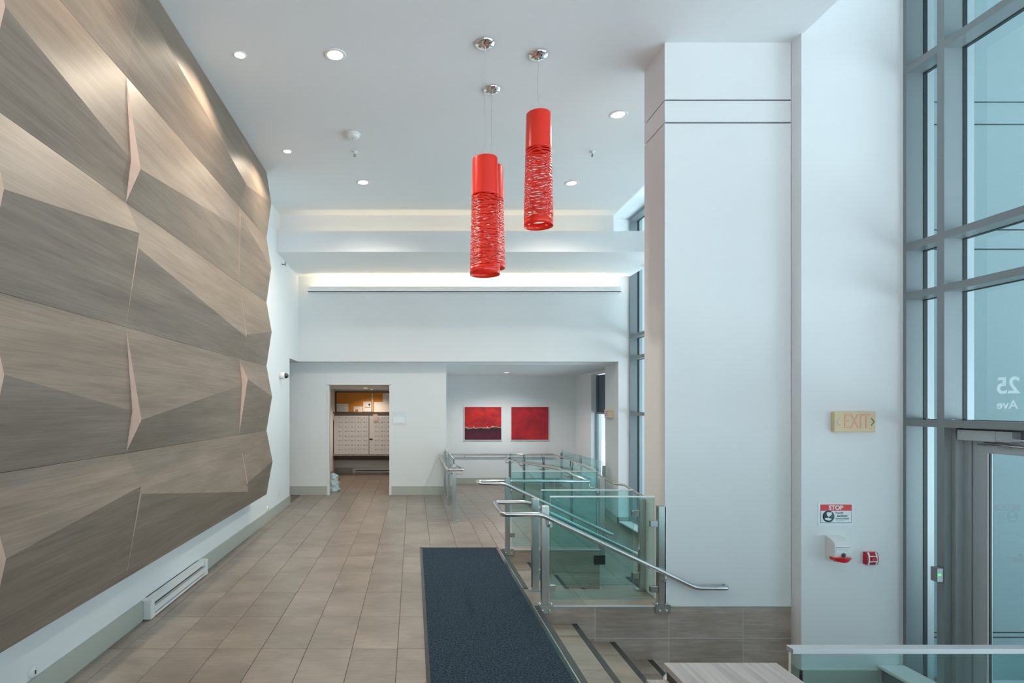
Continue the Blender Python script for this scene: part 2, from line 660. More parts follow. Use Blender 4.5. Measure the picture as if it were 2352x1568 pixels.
# stairs: front flight to the entry, rear flight to the ramp foot
for nm, y0, y1, lab in (('staircase_front', 1.86, 4.868, 'four broad tiled steps with charcoal nosings down to the entry'),
                        ('staircase_rear', 5.325, 6.795, 'short tiled steps with charcoal nosings behind the first glass guard')):
    st = thing(nm, (NX, (y0 + y1) / 2, ZL), lab, 'stairs', kind='structure')
    box('nosing_strip', (NX - 0.045, NX, y0, y1, -0.03, 0.001), 'nosing', st)
    box('nosing_trim', (NX - 0.052, NX - 0.045, y0, y1, -0.02, 0.0025), 'steel', st)
    for k in range(1, 4):
        xn = NX - 0.003 + TR * k
        z = -RI * k
        box('riser', (xn - TR - 0.05, xn - TR - 0.02, y0, y1, z, z + RI - 0.003), 'tile_wall', st)
        ys = lines(y0, y1, TY0, TL)
        for j in range(len(ys) - 1):
            box('tread', (xn - TR - 0.03, xn - 0.044, ys[j] + 0.002, ys[j + 1] - 0.002, z - 0.02, z), 'tile', st)
        box('nosing_strip', (xn - 0.042, xn, y0, y1, z - 0.03, z + 0.001), 'nosing', st)
        box('tread_core', (xn - TR - 0.03, xn - 0.02, y0, y1, ZL, z - 0.02), 'grout', st)
    box('riser', (NX + 3 * TR - 0.05, NX + 3 * TR - 0.02, y0, y1, ZL, ZL + RI - 0.003), 'tile_wall', st)

# ------------------------------------------------------------------ walls
wl = boxes('wall_left', [(WX - 0.13, WX, -2.6, 9.98, 0, ZC + 0.5), (WX - 0.13, WX, 9.98, YF + 0.12, 2.44, ZC + 0.5)], 'white')
struct(wl, 'white side wall carrying the faceted wood cladding', 'wall')
wf = boxes('wall_far_upper', [(WX, 3.70, YF, 10.98, 2.44, ZC), (3.70, 3.915, YF, 10.98, -0.62, ZH), (3.11, 3.70, YF, 10.98, ZC, ZH),
                              (-4.2, WX, YF, 10.98, 2.44, 3.0)], 'white')
struct(wf, 'white wall above the mail room and alcove openings', 'wall')
# mailroom wall with its doorway
DX0, DX1, DZ = -1.56, -0.428, 2.03
wm = boxes('wall_mailroom', [(-4.2, DX0, YM, YM + 0.12, 0, 2.5), (DX1, 0.611, YM, YM + 0.12, 0, 2.5), (DX0, DX1, YM, YM + 0.12, DZ, 2.5),
                             (0.50, 0.611, YM + 0.12, YA, -0.3, 2.5)], 'white')
struct(wm, 'white wall with the mail room doorway', 'wall')
dt = thing('trim_doorway', (DX0, YM, 0), 'white cased trim around the mail room doorway', 'door trim', kind='structure')
for x in (DX0, DX1):
    s = 1 if x == DX0 else -1
    a, b = sorted((x - s * 0.022, x + s * 0.012))
    box('jamb', (a, b, YM - 0.012, YM + 0.125, 0, DZ + 0.012), 'plastic', dt)
    box('plinth', (a - 0.004, b + 0.004, YM - 0.02, YM + 0.05, 0, 0.165), 'plastic', dt)
box('head', (DX0 - 0.012, DX1 + 0.012, YM - 0.012, YM + 0.125, DZ, DZ + 0.014), 'plastic', dt)
# mail room shell
mr = boxes('wall_mailroom_inner', [(-2.0, -1.9, YM + 0.12, 14.54, 0, 2.3), (-2.0, 0.55, 14.54, 14.64, 0, 2.3)], 'white')
struct(mr, 'plain walls inside the mail room', 'wall')
struct(boxes('ceiling_mailroom', [(-2.0, 0.55, YM + 0.12, 14.6, 2.036, 2.1)], 'white'), 'low white ceiling inside the mail room', 'ceiling')
# side corridor to the left and its soffit
struct(boxes('ceiling_corridor', [(-4.2, WX - 0.13, 9.9, YM + 0.02, 2.445, 2.5),
             (-4.2, 3.70, 10.98, YM + 0.13, 2.442, 2.5)], 'ceiling'), 'soffit over the corridor and the far openings', 'ceiling')
struct(boxes('wall_corridor', [(-4.3, -4.2, 9.8, YM + 0.2, 0, 2.6), (-4.2, WX - 0.13, 9.85, 9.98, 0, 2.6)], 'white'), 'white end wall of the side corridor', 'wall')
# alcove
struct(boxes('wall_alcove', [(0.5, 4.5, YA + 0.001, YA + 0.12, -0.7, 2.6)], 'white'), 'white alcove wall hung with two red canvases', 'wall')
struct(boxes('ceiling_alcove', [(0.611, 4.4, YM + 0.02, YA + 0.1, 2.405, 2.5)], 'ceiling'), 'low ceiling of the ramp alcove', 'ceiling')
wr = boxes('wall_alcove_side', [(3.915, 4.3, YF, 11.49, -0.7, 2.6), (3.70, 3.915, 10.98, 11.49, -0.7, 2.44), (4.06, 4.3, 13.6, YA, -0.7, 2.6),
                                (4.06, 4.3, 11.49, 13.6, 2.36, 2.6), (4.06, 4.3, 11.49, 13.6, -0.75, -0.5), (3.915, 4.3, YF, 11.2, 2.6, ZH)], 'white')
struct(wr, 'white pier and side wall of the alcove by its window', 'wall')
# beam, soffit, upper block
bm_ = boxes('beam', [(WX, XW, 9.03, 9.10, 4.01, 4.29), (WX, XW, 9.02, YF, 3.97, 4.012), (WX, 3.11, 9.26, YF, 4.01, ZC)], 'white')
struct(bm_, 'long white dropped beam with hidden cove lighting', 'beam')
cv = boxes('trim_cove', [(-1.87, 3.70, 10.60, 10.615, 3.665, 3.765), (-1.87, 3.70, 10.60, YF, 3.66, 3.68)], 'white')
struct(cv, 'slim white light ledge along the far wall', 'cove')
# ceilings
struct(boxes('ceiling', [(WX - 0.1, 3.11, -2.6, 9.26, ZC, ZC + 0.5), (WX - 0.1, 3.11, 9.26, YF + 0.1, ZC, ZC + 0.5)], 'ceiling'),
       'high white lobby ceiling with recessed lights', 'ceiling')
struct(boxes('ceiling_window_strip', [(3.05, 4.3, -2.6, YF + 0.2, ZH, ZH + 0.1)], 'ceiling'), 'raised ceiling strip above the tall windows', 'ceiling')
# column with two shadow grooves
CX0, CX1, CY0, CY1 = 2.056, 3.10, 4.87, 5.30
co = thing('column', ((CX0 + CX1) / 2, CY0, 0), 'big square white column with two shadow grooves near the top', 'column', kind='structure')
gz = (3.946, 4.13)
for z0, z1 in ((0.0, gz[0] - 0.006), (gz[0] + 0.006, gz[1] - 0.006), (gz[1] + 0.006, ZC)):
    box('shaft', (CX0, CX1, CY0, CY1, z0, z1), 'white', co, bevel=0.0)
box('core', (CX0 + 0.014, CX1, CY0 + 0.014, CY1 - 0.014, 0, ZC), 'ext_dark', co)
box('groove_stop', (CX1 - 0.012, CX1, CY0, CY0 + 0.02, 0, ZC), 'white', co)
box('bead', (CX0 - 0.002, CX1, CY0 - 0.004, CY0, -0.006, 0.012), 'plastic', co)
ew = boxes('wall_entry', [(3.09, XW + 0.02, 4.745, 5.30, -0.62, ZH)], 'white')
struct(ew, 'white entry wall with exit sign beside the tall window', 'wall')
# tiled dado under column and platform
sk = boxes('wall_stair_side', [(NX - 0.04, 3.088, 4.8712, 5.318, -0.62, -0.0125)], 'grout_pale')
struct(sk, 'tiled low wall beside the front steps', 'wall')
hz = -0.264
for x0, x1 in ((NX - 0.04, 1.487), (1.487, 2.09), (2.09, 2.696), (2.696, 3.088)):
    for z0, z1 in ((hz, -0.008), (ZL, hz)):
        box('tile', (x0 + 0.003, x1 - 0.003, 4.870, 4.884, z0 + 0.003, z1 - 0.003), 'tile_wall', sk)
        box('tile', (x0 + 0.002, min(x1, 2.05) - 0.002, 5.306, 5.32, z0 + 0.003, z1 - 0.003), 'tile_wall', sk) if x0 < 2.0 else None
box('edge_trim', (NX + 0.02, 2.05, 4.864, 4.876, -0.009, 0.004), 'trim', sk)
sk2 = boxes('wall_stair_rear', [(NX - 0.04, 2.126, 6.812, 8.4, -0.62, -0.012)], 'grout')
struct(sk2, 'dark tiled side wall behind the rear steps', 'wall')
for x0, x1 in ((NX - 0.04, 1.487), (1.487, 2.13)):
    for z0, z1 in ((hz, -0.008), (ZL, hz)):
        box('tile', (x0 + 0.002, x1 - 0.002, 6.80, 6.814, z0 + 0.002, z1 - 0.002), 'tile_wall', sk2)
box('edge_trim', (NX + 0.02, 2.13, 6.794, 6.806, -0.011, 0.004), 'trim', sk2)
# behind the viewer: an unseen front, its opening added so the lobby is lit from there
wb = boxes('wall_back', [(WX - 0.1, WX + 0.5, -2.72, -2.6, -0.6, ZC), (WX - 0.1, 4.1, -2.72, -2.6, 2.7, ZH + 0.1)], 'white')
struct(wb, 'unseen front wall behind the viewer, opened below to let light in', 'wall')

# baseboards
BH = 0.15
bl = boxes('baseboard_left', [(WX, WX + 0.016, -2.5, 4.53, 0, BH), (WX, WX + 0.016, 5.80, 9.996, 0, BH), (WX - 0.13, WX + 0.016, 9.98, 9.996, 0, BH)], 'base')
struct(bl, 'grey green baseboard along the clad side wall', 'baseboard')
bf = boxes('baseboard_far', [(-4.2, DX0 - 0.02, YM - 0.016, YM, 0, 0.16), (DX1 + 0.03, 0.62, YM - 0.016, YM, 0, 0.16)], 'base')
struct(bf, 'grey green baseboard on both sides of the mail room doorway', 'baseboard')
ba = boxes('baseboard_alcove', [(0.62, 4.06, YA - 0.016, YA, ZA, ZA + 0.15)], 'base')
struct(ba, 'grey green baseboard of the alcove end wall', 'baseboard')
V = []
for y in (10.735, 11.49):
    z = ramp2(y)
    V += [(3.684, y, z - 0.02), (3.70, y, z - 0.02), (3.684, y, z + 0.13), (3.70, y, z + 0.13)]
bp = raw('baseboard_pier', V, [(0, 4, 6, 2), (2, 6, 7, 3), (0, 2, 3, 1), (4, 5, 7, 6)], 'base')
struct(bp, 'sloping baseboard on the pier by the lower ramp', 'baseboard')
box('front_piece', (3.684, 3.9, 10.735, YF, ramp2(10.75) - 0.02, ramp2(10.75) + 0.13), 'base', bp)
be = boxes('baseboard_entry', [(3.09 - 0.016, 3.72, 4.729, 4.745, ZL, ZL + 0.125), (3.074, 3.09, 4.729, 4.87, ZL, ZL + 0.125)], 'base')
struct(be, 'grey green baseboard under the exit sign wall', 'baseboard')

# ------------------------------------------------------------------ faceted cladding on the left wall
YC = {'y': -1.21, 'z': 1.30, 'c': 2.578, 'a': 3.86, 'b': 6.37, 'd': 7.56}
ZR = [4.597, 3.765, 2.95, 2.14, 1.327, 0.515]
XV, XB = -1.86, WX + 0.001


def apex(px, py, key):
    y = YC[key]
    return ((px - VX) / F * y, CH - (py - VY) / F * y)


clad = thing('faceted_cladding', (WX, 5.0, 0.515), 'taupe wood faceted panel cladding folding in and out across the white wall', 'wall cladding')
cols = [
    ('y', 'z', [((-1.79, 4.0), (-1.80, 4.1)), ((-1.77, 3.2), (-1.83, 3.4)), ((-1.80, 2.6), (-1.78, 2.45)), ((-1.77, 1.9), (-1.82, 1.7)), ((-1.78, 0.85), (-1.79, 0.95))]),
    ('z', 'c', [((-1.80, 4.1), (-1.835, 4.15)), ((-1.78, 3.5), (-1.84, 3.3)), ((-1.77, 2.4), (-1.845, 2.55)), ((-1.8, 1.6), (-1.84, 1.80)),
                ((-1.78, 1.0), (-1.84, 0.95))]),
    ('c', 'a', [((-1.79, 4.05), apex(320, -10, 'a')), (apex(12, 14, 'c'), apex(301, 367, 'a')), (apex(9, 434, 'c'), apex(320, 535, 'a')),
                (apex(10, 860, 'c'), apex(304, 943, 'a')), (apex(14, 1283, 'c'), apex(324, 1116, 'a'))]),
    ('a', 'b', [(apex(320, -10, 'a'), apex(565, 422, 'b')), (apex(323, 388, 'a'), apex(551, 525, 'b')), (apex(318, 569, 'a'), apex(567, 775, 'b')),
                (apex(325, 964, 'a'), apex(556, 884, 'b')), (apex(325, 1134, 'a'), apex(570, 1129, 'b'))]),
    ('b', 'd', [(apex(565, 424, 'b'), apex(623, 467, 'd')), (apex(553, 493, 'b'), apex(623, 615, 'd')), (apex(567, 768, 'b'), apex(624, 762, 'd')),
                (apex(569, 870, 'b'), apex(625, 910, 'd')), (apex(569, 1108, 'b'), apex(626, 1059, 'd'))]),
]
for ka, kb, rows in cols:
    y0, y1 = YC[ka] + 0.0004, YC[kb] - 0.0004
    for r_, (l, rgt) in enumerate(rows):
        zt, zb = ZR[r_] - 0.001, ZR[r_ + 1] + 0.001
        V = [(XV, y0, zt), (l[0], y0, l[1]), (XV, y0, zb), (XB, y0, zb), (XB, y0, zt),
             (XV, y1, zt), (rgt[0], y1, rgt[1]), (XV, y1, zb), (XB, y1, zb), (XB, y1, zt)]
        Fc = [(2, 3, 8, 7), (4, 0, 5, 9), (0, 4, 3, 2, 1), (5, 6, 7, 8, 9)]
        fm, sm = [0, 0, 1, 1], [False] * 4
        for e0, e1, e2, e3 in ((0, 1, 5, 6), (1, 2, 6, 7)):       # each fold is a ruled surface with its own vertices
            nu, nv, n0 = 12, 4, len(V)
            for i in range(nu + 1):
                a = Vector(V[e0]).lerp(Vector(V[e2]), i / nu)
                b = Vector(V[e1]).lerp(Vector(V[e3]), i / nu)
                V += [tuple(a.lerp(b, j / nv)) for j in range(nv + 1)]
            for i in range(nu):
                for j in range(nv):
                    q = n0 + i * (nv + 1) + j
                    Fc.append((q, q + 1, q + nv + 2, q + nv + 1))
                    fm.append(0)
                    sm.append(True)
        o = raw('wood_panel', V, Fc, ['wood', 'wood_edge'], clad, fm=fm)
        o.data.polygons.foreach_set('use_smooth', sm)

# ------------------------------------------------------------------ curtain walls
MZ = [(1.474, 1.526), (2.47, 2.523), (2.858, 2.912), (4.262, 4.317)]


def curtain(name, label, ys, z0, z1, skip=None, zs=MZ):
    """mullions at each Y in YS (centre, half width), transoms at zs, one pane per field"""
    w = thing(name, (XW, ys[0][0], z0), label, 'window', kind='structure')
    XO = XW + 0.135
    for yc, hw in ys:
        box('mullion', (XW, XO, yc - hw, yc + hw, z0, z1), 'alu', w)
        box('gasket', (XO, XO + 0.03, yc - hw - 0.004, yc + hw + 0.004, z0, z1), 'gasket', w)
        box('pressure_cap', (XO + 0.03, XO + 0.085, yc - hw, yc + hw, z0, z1), 'alu_light', w)
    full = [(z0, z0 + 0.055)] + zs + [(z1 - 0.055, z1)]
    for i in range(len(ys) - 1):
        a, b = ys[i + 1][0] + ys[i + 1][1], ys[i][0] - ys[i][1]
        for j, (p0, p1) in enumerate(full):
            if skip and skip(i, j, 'bar'):
                continue
            box('transom', (XW, XO, a, b, p0, p1), 'alu', w)
            box('gasket', (XO, XO + 0.03, a, b, p0 - 0.004, p1 + 0.004), 'gasket', w)
        for j in range(len(full) - 1):
            if skip and skip(i, j, 'pane'):
                continue
            raw('pane', [(XO + 0.022, a, full[j][1]), (XO + 0.022, b, full[j][1]), (XO + 0.022, b, full[j + 1][0]), (XO + 0.022, a, full[j + 1][0])],
                [(0, 1, 2, 3)], 'glass', w)
    return w


win1 = curtain('window_1', 'tall grey framed entry window with the door set in it',
               [(4.73, 0.016), (4.407, 0.031), (3.28, 0.031), (2.1, 0.031), (0.9, 0.031), (-0.3, 0.031), (-1.5, 0.031), (-2.55, 0.031)],
               ZL, ZH, skip=lambda i, j, k: i == 1 and j == 0)
win2 = curtain('window_2', 'tall grey framed window beside the lower ramp behind the column',
               [(10.735, 0.016), (9.9, 0.031), (8.7, 0.031), (7.5, 0.031), (6.3, 0.031), (5.33, 0.031)], ZL + 0.08, ZH)
# vinyl street number, read from outside
zp = lambda py, Y: CH - (py - VY) / F * Y
GX = XW + 0.135 + 0.024
text('lettering', '25', 0.158, (GX, 4.152, zp(887, 4.1)), (math.pi / 2, 0, math.pi / 2), 'vinyl', win1, 0.0004, 'RIGHT', 0.003, 1.05)
text('lettering', 'Ave', 0.082, (GX, 4.147, zp(930, 4.1)), (math.pi / 2, 0, math.pi / 2), 'vinyl', win1, 0.0004, 'RIGHT', 0.0012, 1.12)

# window of the alcove: dark spandrel over a clear pane
w3 = thing('window_3', (4.2, 12.5, -0.5), 'narrow alcove window with dark blue upper panel', 'window', kind='structure')
box('spandrel', (4.20, 4.215, 11.52, 13.59, 1.50, 2.34), 'blind', w3)
raw('pane', [(4.21, 11.52, -0.48), (4.21, 13.56, -0.48), (4.21, 13.56, 1.47), (4.21, 11.52, 1.47)], [(0, 1, 2, 3)], 'glass', w3)
for b_ in ((4.17, 4.22, 11.5, 13.6, 1.465, 1.505), (4.17, 4.22, 13.56, 13.6, -0.5, 2.36), (4.17, 4.22, 11.5, 13.6, -0.5, -0.47), (4.17, 4.22, 12.55, 12.58, -0.5, 1.5)):
    box('frame', b_, 'alu', w3)

# entrance door with frame and closer
d1 = thing('door_1', (4.02, 4.28, ZL), 'grey aluminium glass entrance door with overhead closer', 'door', kind='structure')
DZT = 1.395
box('frame_jamb', (4.01, 4.09, 4.282, 4.377, ZL, 1.474), 'alu_light', d1)
box('frame_jamb_stop', (3.955, 4.01, 4.345, 4.377, ZL, 1.474), 'alu_light', d1)
box('frame_head', (4.01, 4.09, 3.311, 4.282, 1.405, 1.474), 'alu', d1)
box('frame_jamb', (4.01, 4.09, 3.311, 3.36, ZL, 1.405), 'alu_light', d1)
box('stile', (4.015, 4.06, 4.176, 4.274, ZL + 0.012, DZT), 'alu_light', d1)
box('stile', (4.015, 4.06, 3.368, 3.466, ZL + 0.012, DZT), 'alu_light', d1)
box('rail', (4.015, 4.06, 3.466, 4.176, DZT - 0.095, DZT), 'alu_light', d1)
box('rail', (4.015, 4.06, 3.466, 4.176, ZL + 0.012, ZL + 0.22), 'alu_light', d1)
box('glazing_bead', (4.02, 4.03, 4.162, 4.176, ZL + 0.22, DZT - 0.095), 'plastic', d1)
box('glazing_gasket', (4.022, 4.034, 4.154, 4.162, ZL + 0.22, DZT - 0.095), 'gasket', d1)
raw('pane', [(4.036, 3.466, ZL + 0.22), (4.036, 4.154, ZL + 0.22), (4.036, 4.154, DZT - 0.095), (4.036, 3.466, DZT - 0.095)], [(0, 1, 2, 3)], 'glass', d1)
cl = box('door_closer', (3.945, 4.008, 4.045, 4.325, 1.385, 1.462), 'alu_light', d1, bevel=0.004)
box('closer_end', (3.95, 4.008, 3.93, 4.043, 1.39, 1.458), 'alu_light', cl)
tube('closer_arm', [(3.98, 4.15, 1.375), (3.985, 3.97, 1.362), (3.99, 3.80, 1.35)], 0.007, 'steel', cl)
tube('closer_link', [(4.0, 4.225, 1.36), (3.99, 3.98, 1.35)], 0.005, 'steel', cl)

# outside: wing wall with joints, far return, paving, canopy with an added sun-blocking slab
xw = thing('exterior_wing_wall', (6.3, 4.98, ZL), 'pale exterior wall seen through the entry glass', 'wall', kind='structure')
zs = [ZL - 0.05, -0.27, -0.23, 2.92, 3.08, 3.946, 4.13, 6.2]
for i in range(len(zs) - 1):
    box('wall_panel', (4.16, 6.4, 4.90, 5.25, zs[i] + 0.006, zs[i + 1] - 0.006), 'ext', xw)
box('joint_backing', (4.17, 6.39, 4.912, 5.24, ZL - 0.05, 6.2), 'ext_dark', xw)
xr = boxes('exterior_return_wall', [(4.3, 5.3, 11.0, 11.3, ZL, 6.0)], 'ext')
struct(xr, 'pale exterior wall beyond the far window', 'wall')
struct(boxes('exterior_paving', [(4.12, 40, -25, 40, ZL - 0.12, ZL - 0.03), (-25, 4.12, -25, -2.72, -0.2, -0.1)], 'pave'), 'pale paving outside the glass', 'paving')
struct(boxes('canopy_and_sun_block', [(4.12, 7.4, -2.6, 5.2, 5.25, 5.5), (-2.3, 6.4, -5.2, -2.72, 2.95, 3.15)], 'ext'), 'entrance canopy widened for shade, and an unseen slab added against the sun behind the viewer', 'canopy')  # entry slab widened for shade; unseen rear slab added to block the sun

# ------------------------------------------------------------------ glass guards and handrails
def gbox(name, b, parent, lo_axis):
    """glass sheet: clear broad faces, pale top edge, dark side edges"""
    fm = {'Y': [2, 1, 0, 1, 0, 1], 'X': [2, 1, 2, 0, 2, 0]}[lo_axis]
    return boxes(name, [b], ['guard', 'guard_edge', 'guard_dark'], parent, fm=fm)


def sheet(name, pts, th, parent):
    """glass sheet in a plane of constant X: PTS are (y, z) corners in order"""
    n = len(pts)
    x = pts[0][0]
    V = [(p[0] - th / 2, p[1], p[2]) for p in pts] + [(p[0] + th / 2, p[1], p[2]) for p in pts]
    Fc = [tuple(range(n - 1, -1, -1)), tuple(range(n, 2 * n))] + [(i, (i + 1) % n, n + (i + 1) % n, n + i) for i in range(n)]
    fm = [0, 0] + [2, 2, 1, 2][:n]
    return raw(name, V, Fc, ['guard', 'guard_edge', 'guard_dark'], parent, fm=fm)


def post(g, x, y, z0, z1, hw=0.03, plate=True, fascia=None):
    p = box('post', (x - hw, x + hw, y - hw, y + hw, z0, z1), 'steel', g, bevel=0.003)
    if plate:
        box('base_plate', (x - 0.06, x + 0.06, y - 0.05, y + 0.05, z0, z0 + 0.008), 'steel', p)
        for dx in (-0.047, 0.047):
            lathe('bolt', [(0.008, 0), (0.008, 0.014), (0.003, 0.02), (0, 0.02)], (x + dx, y - 0.035, z0 + 0.008), 'chrome', p, seg=8)
    if fascia:
        fy = fascia
        box('fascia_plate', (x - 0.062, x + 0.062, fy - 0.008, fy, z0 - 0.06, z0 + 0.008), 'steel', p)
        for dx in (-0.028, 0.028):
            lathe('bolt', [(0.010, 0), (0.010, -0.008), (0.004, -0.014), (0, -0.014)], (x + dx, fy - 0.008, z0 - 0.035), 'chrome', p, axis='Y', seg=10)
    return p


def clip(g, x0, x1, y, z):
    box('glass_clip', (min(x0, x1), max(x0, x1), y - 0.02, y + 0.02, z - 0.026, z + 0.026), 'steel', g, bevel=0.004)


def bracket(h, p, dy):
    """crank bracket from a tube above to a post face beside it"""
    x, y, z = p
    tube('bracket', [(x, y, z - 0.018), (x, y, z - 0.065), (x, y + dy, z - 0.075)], 0.008, 'steel_polish', h, bend=0.02, seg=8)


HR, HB = 0.0195, 0.05
HZ = 0.755
SL = RI / TR


def stair_rail(y, xend=2.29):
    """points of a handrail beside a flight, from the level part at the top to the level part at the foot"""
    ze = HZ - (xend - 1.035) * SL
    return [(1.035, y, HZ), (xend, y, ze), (xend + 0.25, y, ze)]


# guard beside the front steps (nearest the viewer) and its twin across the platform
ga = thing('glass_guardrail', (1.56, 4.90, 0), 'nearest glass guard in front of the white column with a long sloping stair handrail', 'guardrail', 'glass guardrails')
post(ga, 1.081, 4.90, 0, 0.815, fascia=4.868)
post(ga, 2.037, 4.90, 0, 0.812, fascia=4.868)
gbox('glass_panel', (1.126, 1.98, 4.894, 4.906, 0.045, 0.882), ga, 'Y')
box('edge_cap', (1.125, 1.981, 4.892, 4.908, 0.882, 0.892), 'trim', ga)
clip(ga, 1.108, 1.168, 4.90, 0.14)
clip(ga, 1.108, 1.14, 4.90, 0.66)
clip(ga, 1.945, 2.01, 4.90, 0.13)
clip(ga, 1.945, 2.01, 4.90, 0.665)
y1, y2 = 4.82, 5.44
s1 = stair_rail(y1)
s2 = stair_rail(y2)
h = tube('handrail', [(s1[2][0], y1 + 0.05, s1[2][2])] + s1[::-1] + [(0.72, y1, HZ), (0.74, y2, HZ)] + s2 + [(s2[2][0], y2 - 0.05, s2[2][2])], HR, 'steel_polish', ga, bend=HB)
for x in (1.10, 2.04):
    bracket(h, (x, y1, HZ - max(0, x - 1.035) * SL), 0.05)
    bracket(h, (x, y2, HZ - max(0, x - 1.035) * SL), -0.10)

gb = thing('glass_guardrail', (1.56, 5.29, 0), 'second glass guard just behind the nearest one across the tiled platform', 'guardrail', 'glass guardrails')
post(gb, 1.082, 5.29, 0, 0.812)
post(gb, 2.030, 5.29, 0, 0.812, hw=0.027)
gbox('glass_panel', (1.136, 1.955, 5.284, 5.296, 0.045, 0.882), gb, 'Y')
box('edge_cap', (1.135, 1.956, 5.282, 5.298, 0.882, 0.892), 'trim', gb)
clip(gb, 1.109, 1.165, 5.29, 0.16)
clip(gb, 1.94, 2.003, 5.29, 0.68)
clip(gb, 1.94, 2.003, 5.29, 0.13)

gc = thing('glass_guardrail', (1.6, 6.83, 0), 'glass guard at the end of the carpet with a handrail looping around its post', 'guardrail', 'glass guardrails')
post(gc, 1.081, 6.83, 0, 0.818, hw=0.027, fascia=6.797)
post(gc, 2.158, 6.83, -0.17, 0.812, hw=0.029, plate=False)
box('fascia_plate', (2.06, 2.187, 6.785, 6.80, -0.17, -0.07), 'black', gc)
gbox('glass_panel', (1.130, 2.105, 6.824, 6.836, 0.03, 0.883), gc, 'Y')
box('edge_cap', (1.129, 2.106, 6.822, 6.838, 0.883, 0.892), 'trim', gc)
clip(gc, 1.108, 1.165, 6.83, 0.16)
clip(gc, 2.09, 2.13, 6.83, 0.66)
y3, y4 = 6.73, 6.95
s3 = stair_rail(y3, 2.235)
h = tube('handrail', [(s3[1][0] + 0.02, y3, s3[1][2])] + s3[:2][::-1] + [(0.735, y3, 0.76), (0.745, y4, 0.757), (2.06, y4, 0.757)], HR, 'steel_polish', gc, bend=HB)
bracket(h, (1.11, y3, HZ - 0.03), 0.07)
bracket(h, (2.19, y3, s3[1][2] + 0.025), 0.07)
tube('bracket', [(2.05, y4, 0.74), (2.05, y4, 0.69), (2.13, y4 - 0.05, 0.67)], 0.008, 'steel_polish', h, bend=0.02, seg=8)

# rail between the two ramps
gd = thing('glass_guardrail', (2.14, 10.0, 0), 'long glass guard with handrails on both sides between the two ramps', 'guardrail', 'glass guardrails')
XD = 2.14
py_ = [8.055, 9.80, 11.50, 13.19]
for y in py_:
    z = ramp1(y)
    post(gd, XD, y, z - (0.3 if y > 8.2 else 0.0), z + 0.815, hw=0.027, plate=False)
for a, b in ((6.95, 8.0), (8.11, 9.745), (9.855, 11.445), (11.555, 13.13)):
    sheet('glass_panel', [(XD, a, ramp1(a) + 0.06), (XD, b, ramp1(b) + 0.06), (XD, b, ramp1(b) + 0.893), (XD, a, ramp1(a) + 0.893)], 0.012, gd)
h = tube('handrail', [(2.05, 7.05, HZ - 0.005), (2.05, 8.35, HZ), (2.05, 13.2, ZA + HZ), (2.05, 13.42, ZA + HZ), (2.24, 13.42, ZA + HZ), (2.24, 13.1, ZA + HZ), (2.24, 9.6, ZL + HZ),
                      (2.24, 9.2, ZL + HZ)], HR, 'steel_polish', gd, bend=0.06)
for y in py_:
    z = ramp1(y) + HZ
    tube('bracket', [(2.05, y, z - 0.018), (2.05, y, z - 0.07), (XD - 0.02, y, z - 0.075)], 0.008, 'steel_polish', h, bend=0.02, seg=8)

# guard in front of the alcove window, with the wall handrail running into it
ge = thing('glass_guardrail', (3.6, 12.8, ZA), 'farthest glass guard in front of the bright alcove window', 'guardrail', 'glass guardrails')
XE = 3.60
for y in (14.47, 12.8, 11.25):
    post(ge, XE, y, ZA - 0.17 if y < 12 else ZA - 0.02, ZA + 0.81, hw=0.027, plate=False)
for a, b in ((12.86, 14.41), (11.31, 12.74)):
    sheet('glass_panel', [(XE, a, ZA + 0.06), (XE, b, ZA + 0.06), (XE, b, ZA + 0.885), (XE, a, ZA + 0.885)], 0.012, ge)
hh = [(0.66, YA - 0.07, ZA + 0.735), (3.52, YA - 0.07, ZA + 0.735), (3.52, 14.3, ZA + 0.735), (3.52, 12.9, ZA + 0.73), (3.50, 10.35, 0.285), (3.64, 10.30, 0.283), (3.64, 9.6, 0.215), (3.64, 9.3, 0.21), (3.64, 6.2, 0.19)]
h = tube('wall_handrail', hh, HR, 'steel_polish', None, bend=0.07)
tag(h, 'thin steel handrail running along the alcove wall and down past the window', 'handrail')
for x in (1.28, 2.3, 3.2):
    tube('bracket', [(x, YA - 0.07, ZA + 0.717), (x, YA - 0.07, ZA + 0.67), (x, YA, ZA + 0.66)], 0.008, 'steel_polish', h, bend=0.02, seg=8)
for y in (14.47, 12.8):
    tube('bracket', [(3.52, y - 0.15, ZA + 0.717), (3.52, y - 0.15, ZA + 0.67), (XE, y, ZA + 0.66)], 0.008, 'steel_polish', h, bend=0.02, seg=8)

# short guard at the end of the mail room wall
gf = thing('glass_guardrail', (0.582, 9.7, 0), 'short glass guard with a looped handrail ending beside the mail room wall', 'guardrail', 'glass guardrails')
XF = 0.582
for y in (8.47, 9.72, 10.93):
    post(gf, XF, y, 0, 0.812, hw=0.028)
for a, b in ((8.53, 9.66), (9.78, 10.87)):
    sheet('glass_panel', [(XF, a, 0.05), (XF, b, 0.05), (XF, b, 0.88), (XF, a, 0.88)], 0.012, gf)
h = tube('handrail', [(0.48, 10.95, 0.745), (0.48, 8.33, 0.745), (0.70, 8.33, 0.745), (0.70, 8.6, 0.74), (0.70, 10.9, ramp1(10.9) + 0.745)], HR, 'steel_polish', gf, bend=0.05)
for y in (8.47, 9.72, 10.93):
    for x in (0.48, 0.70):
        z = 0.745 if x < 0.6 else ramp1(y) + 0.745
        tube('bracket', [(x, y, z - 0.018), (x, y, z - 0.065), (XF, y, z - 0.07)], 0.008, 'steel_polish', h, bend=0.02, seg=8)

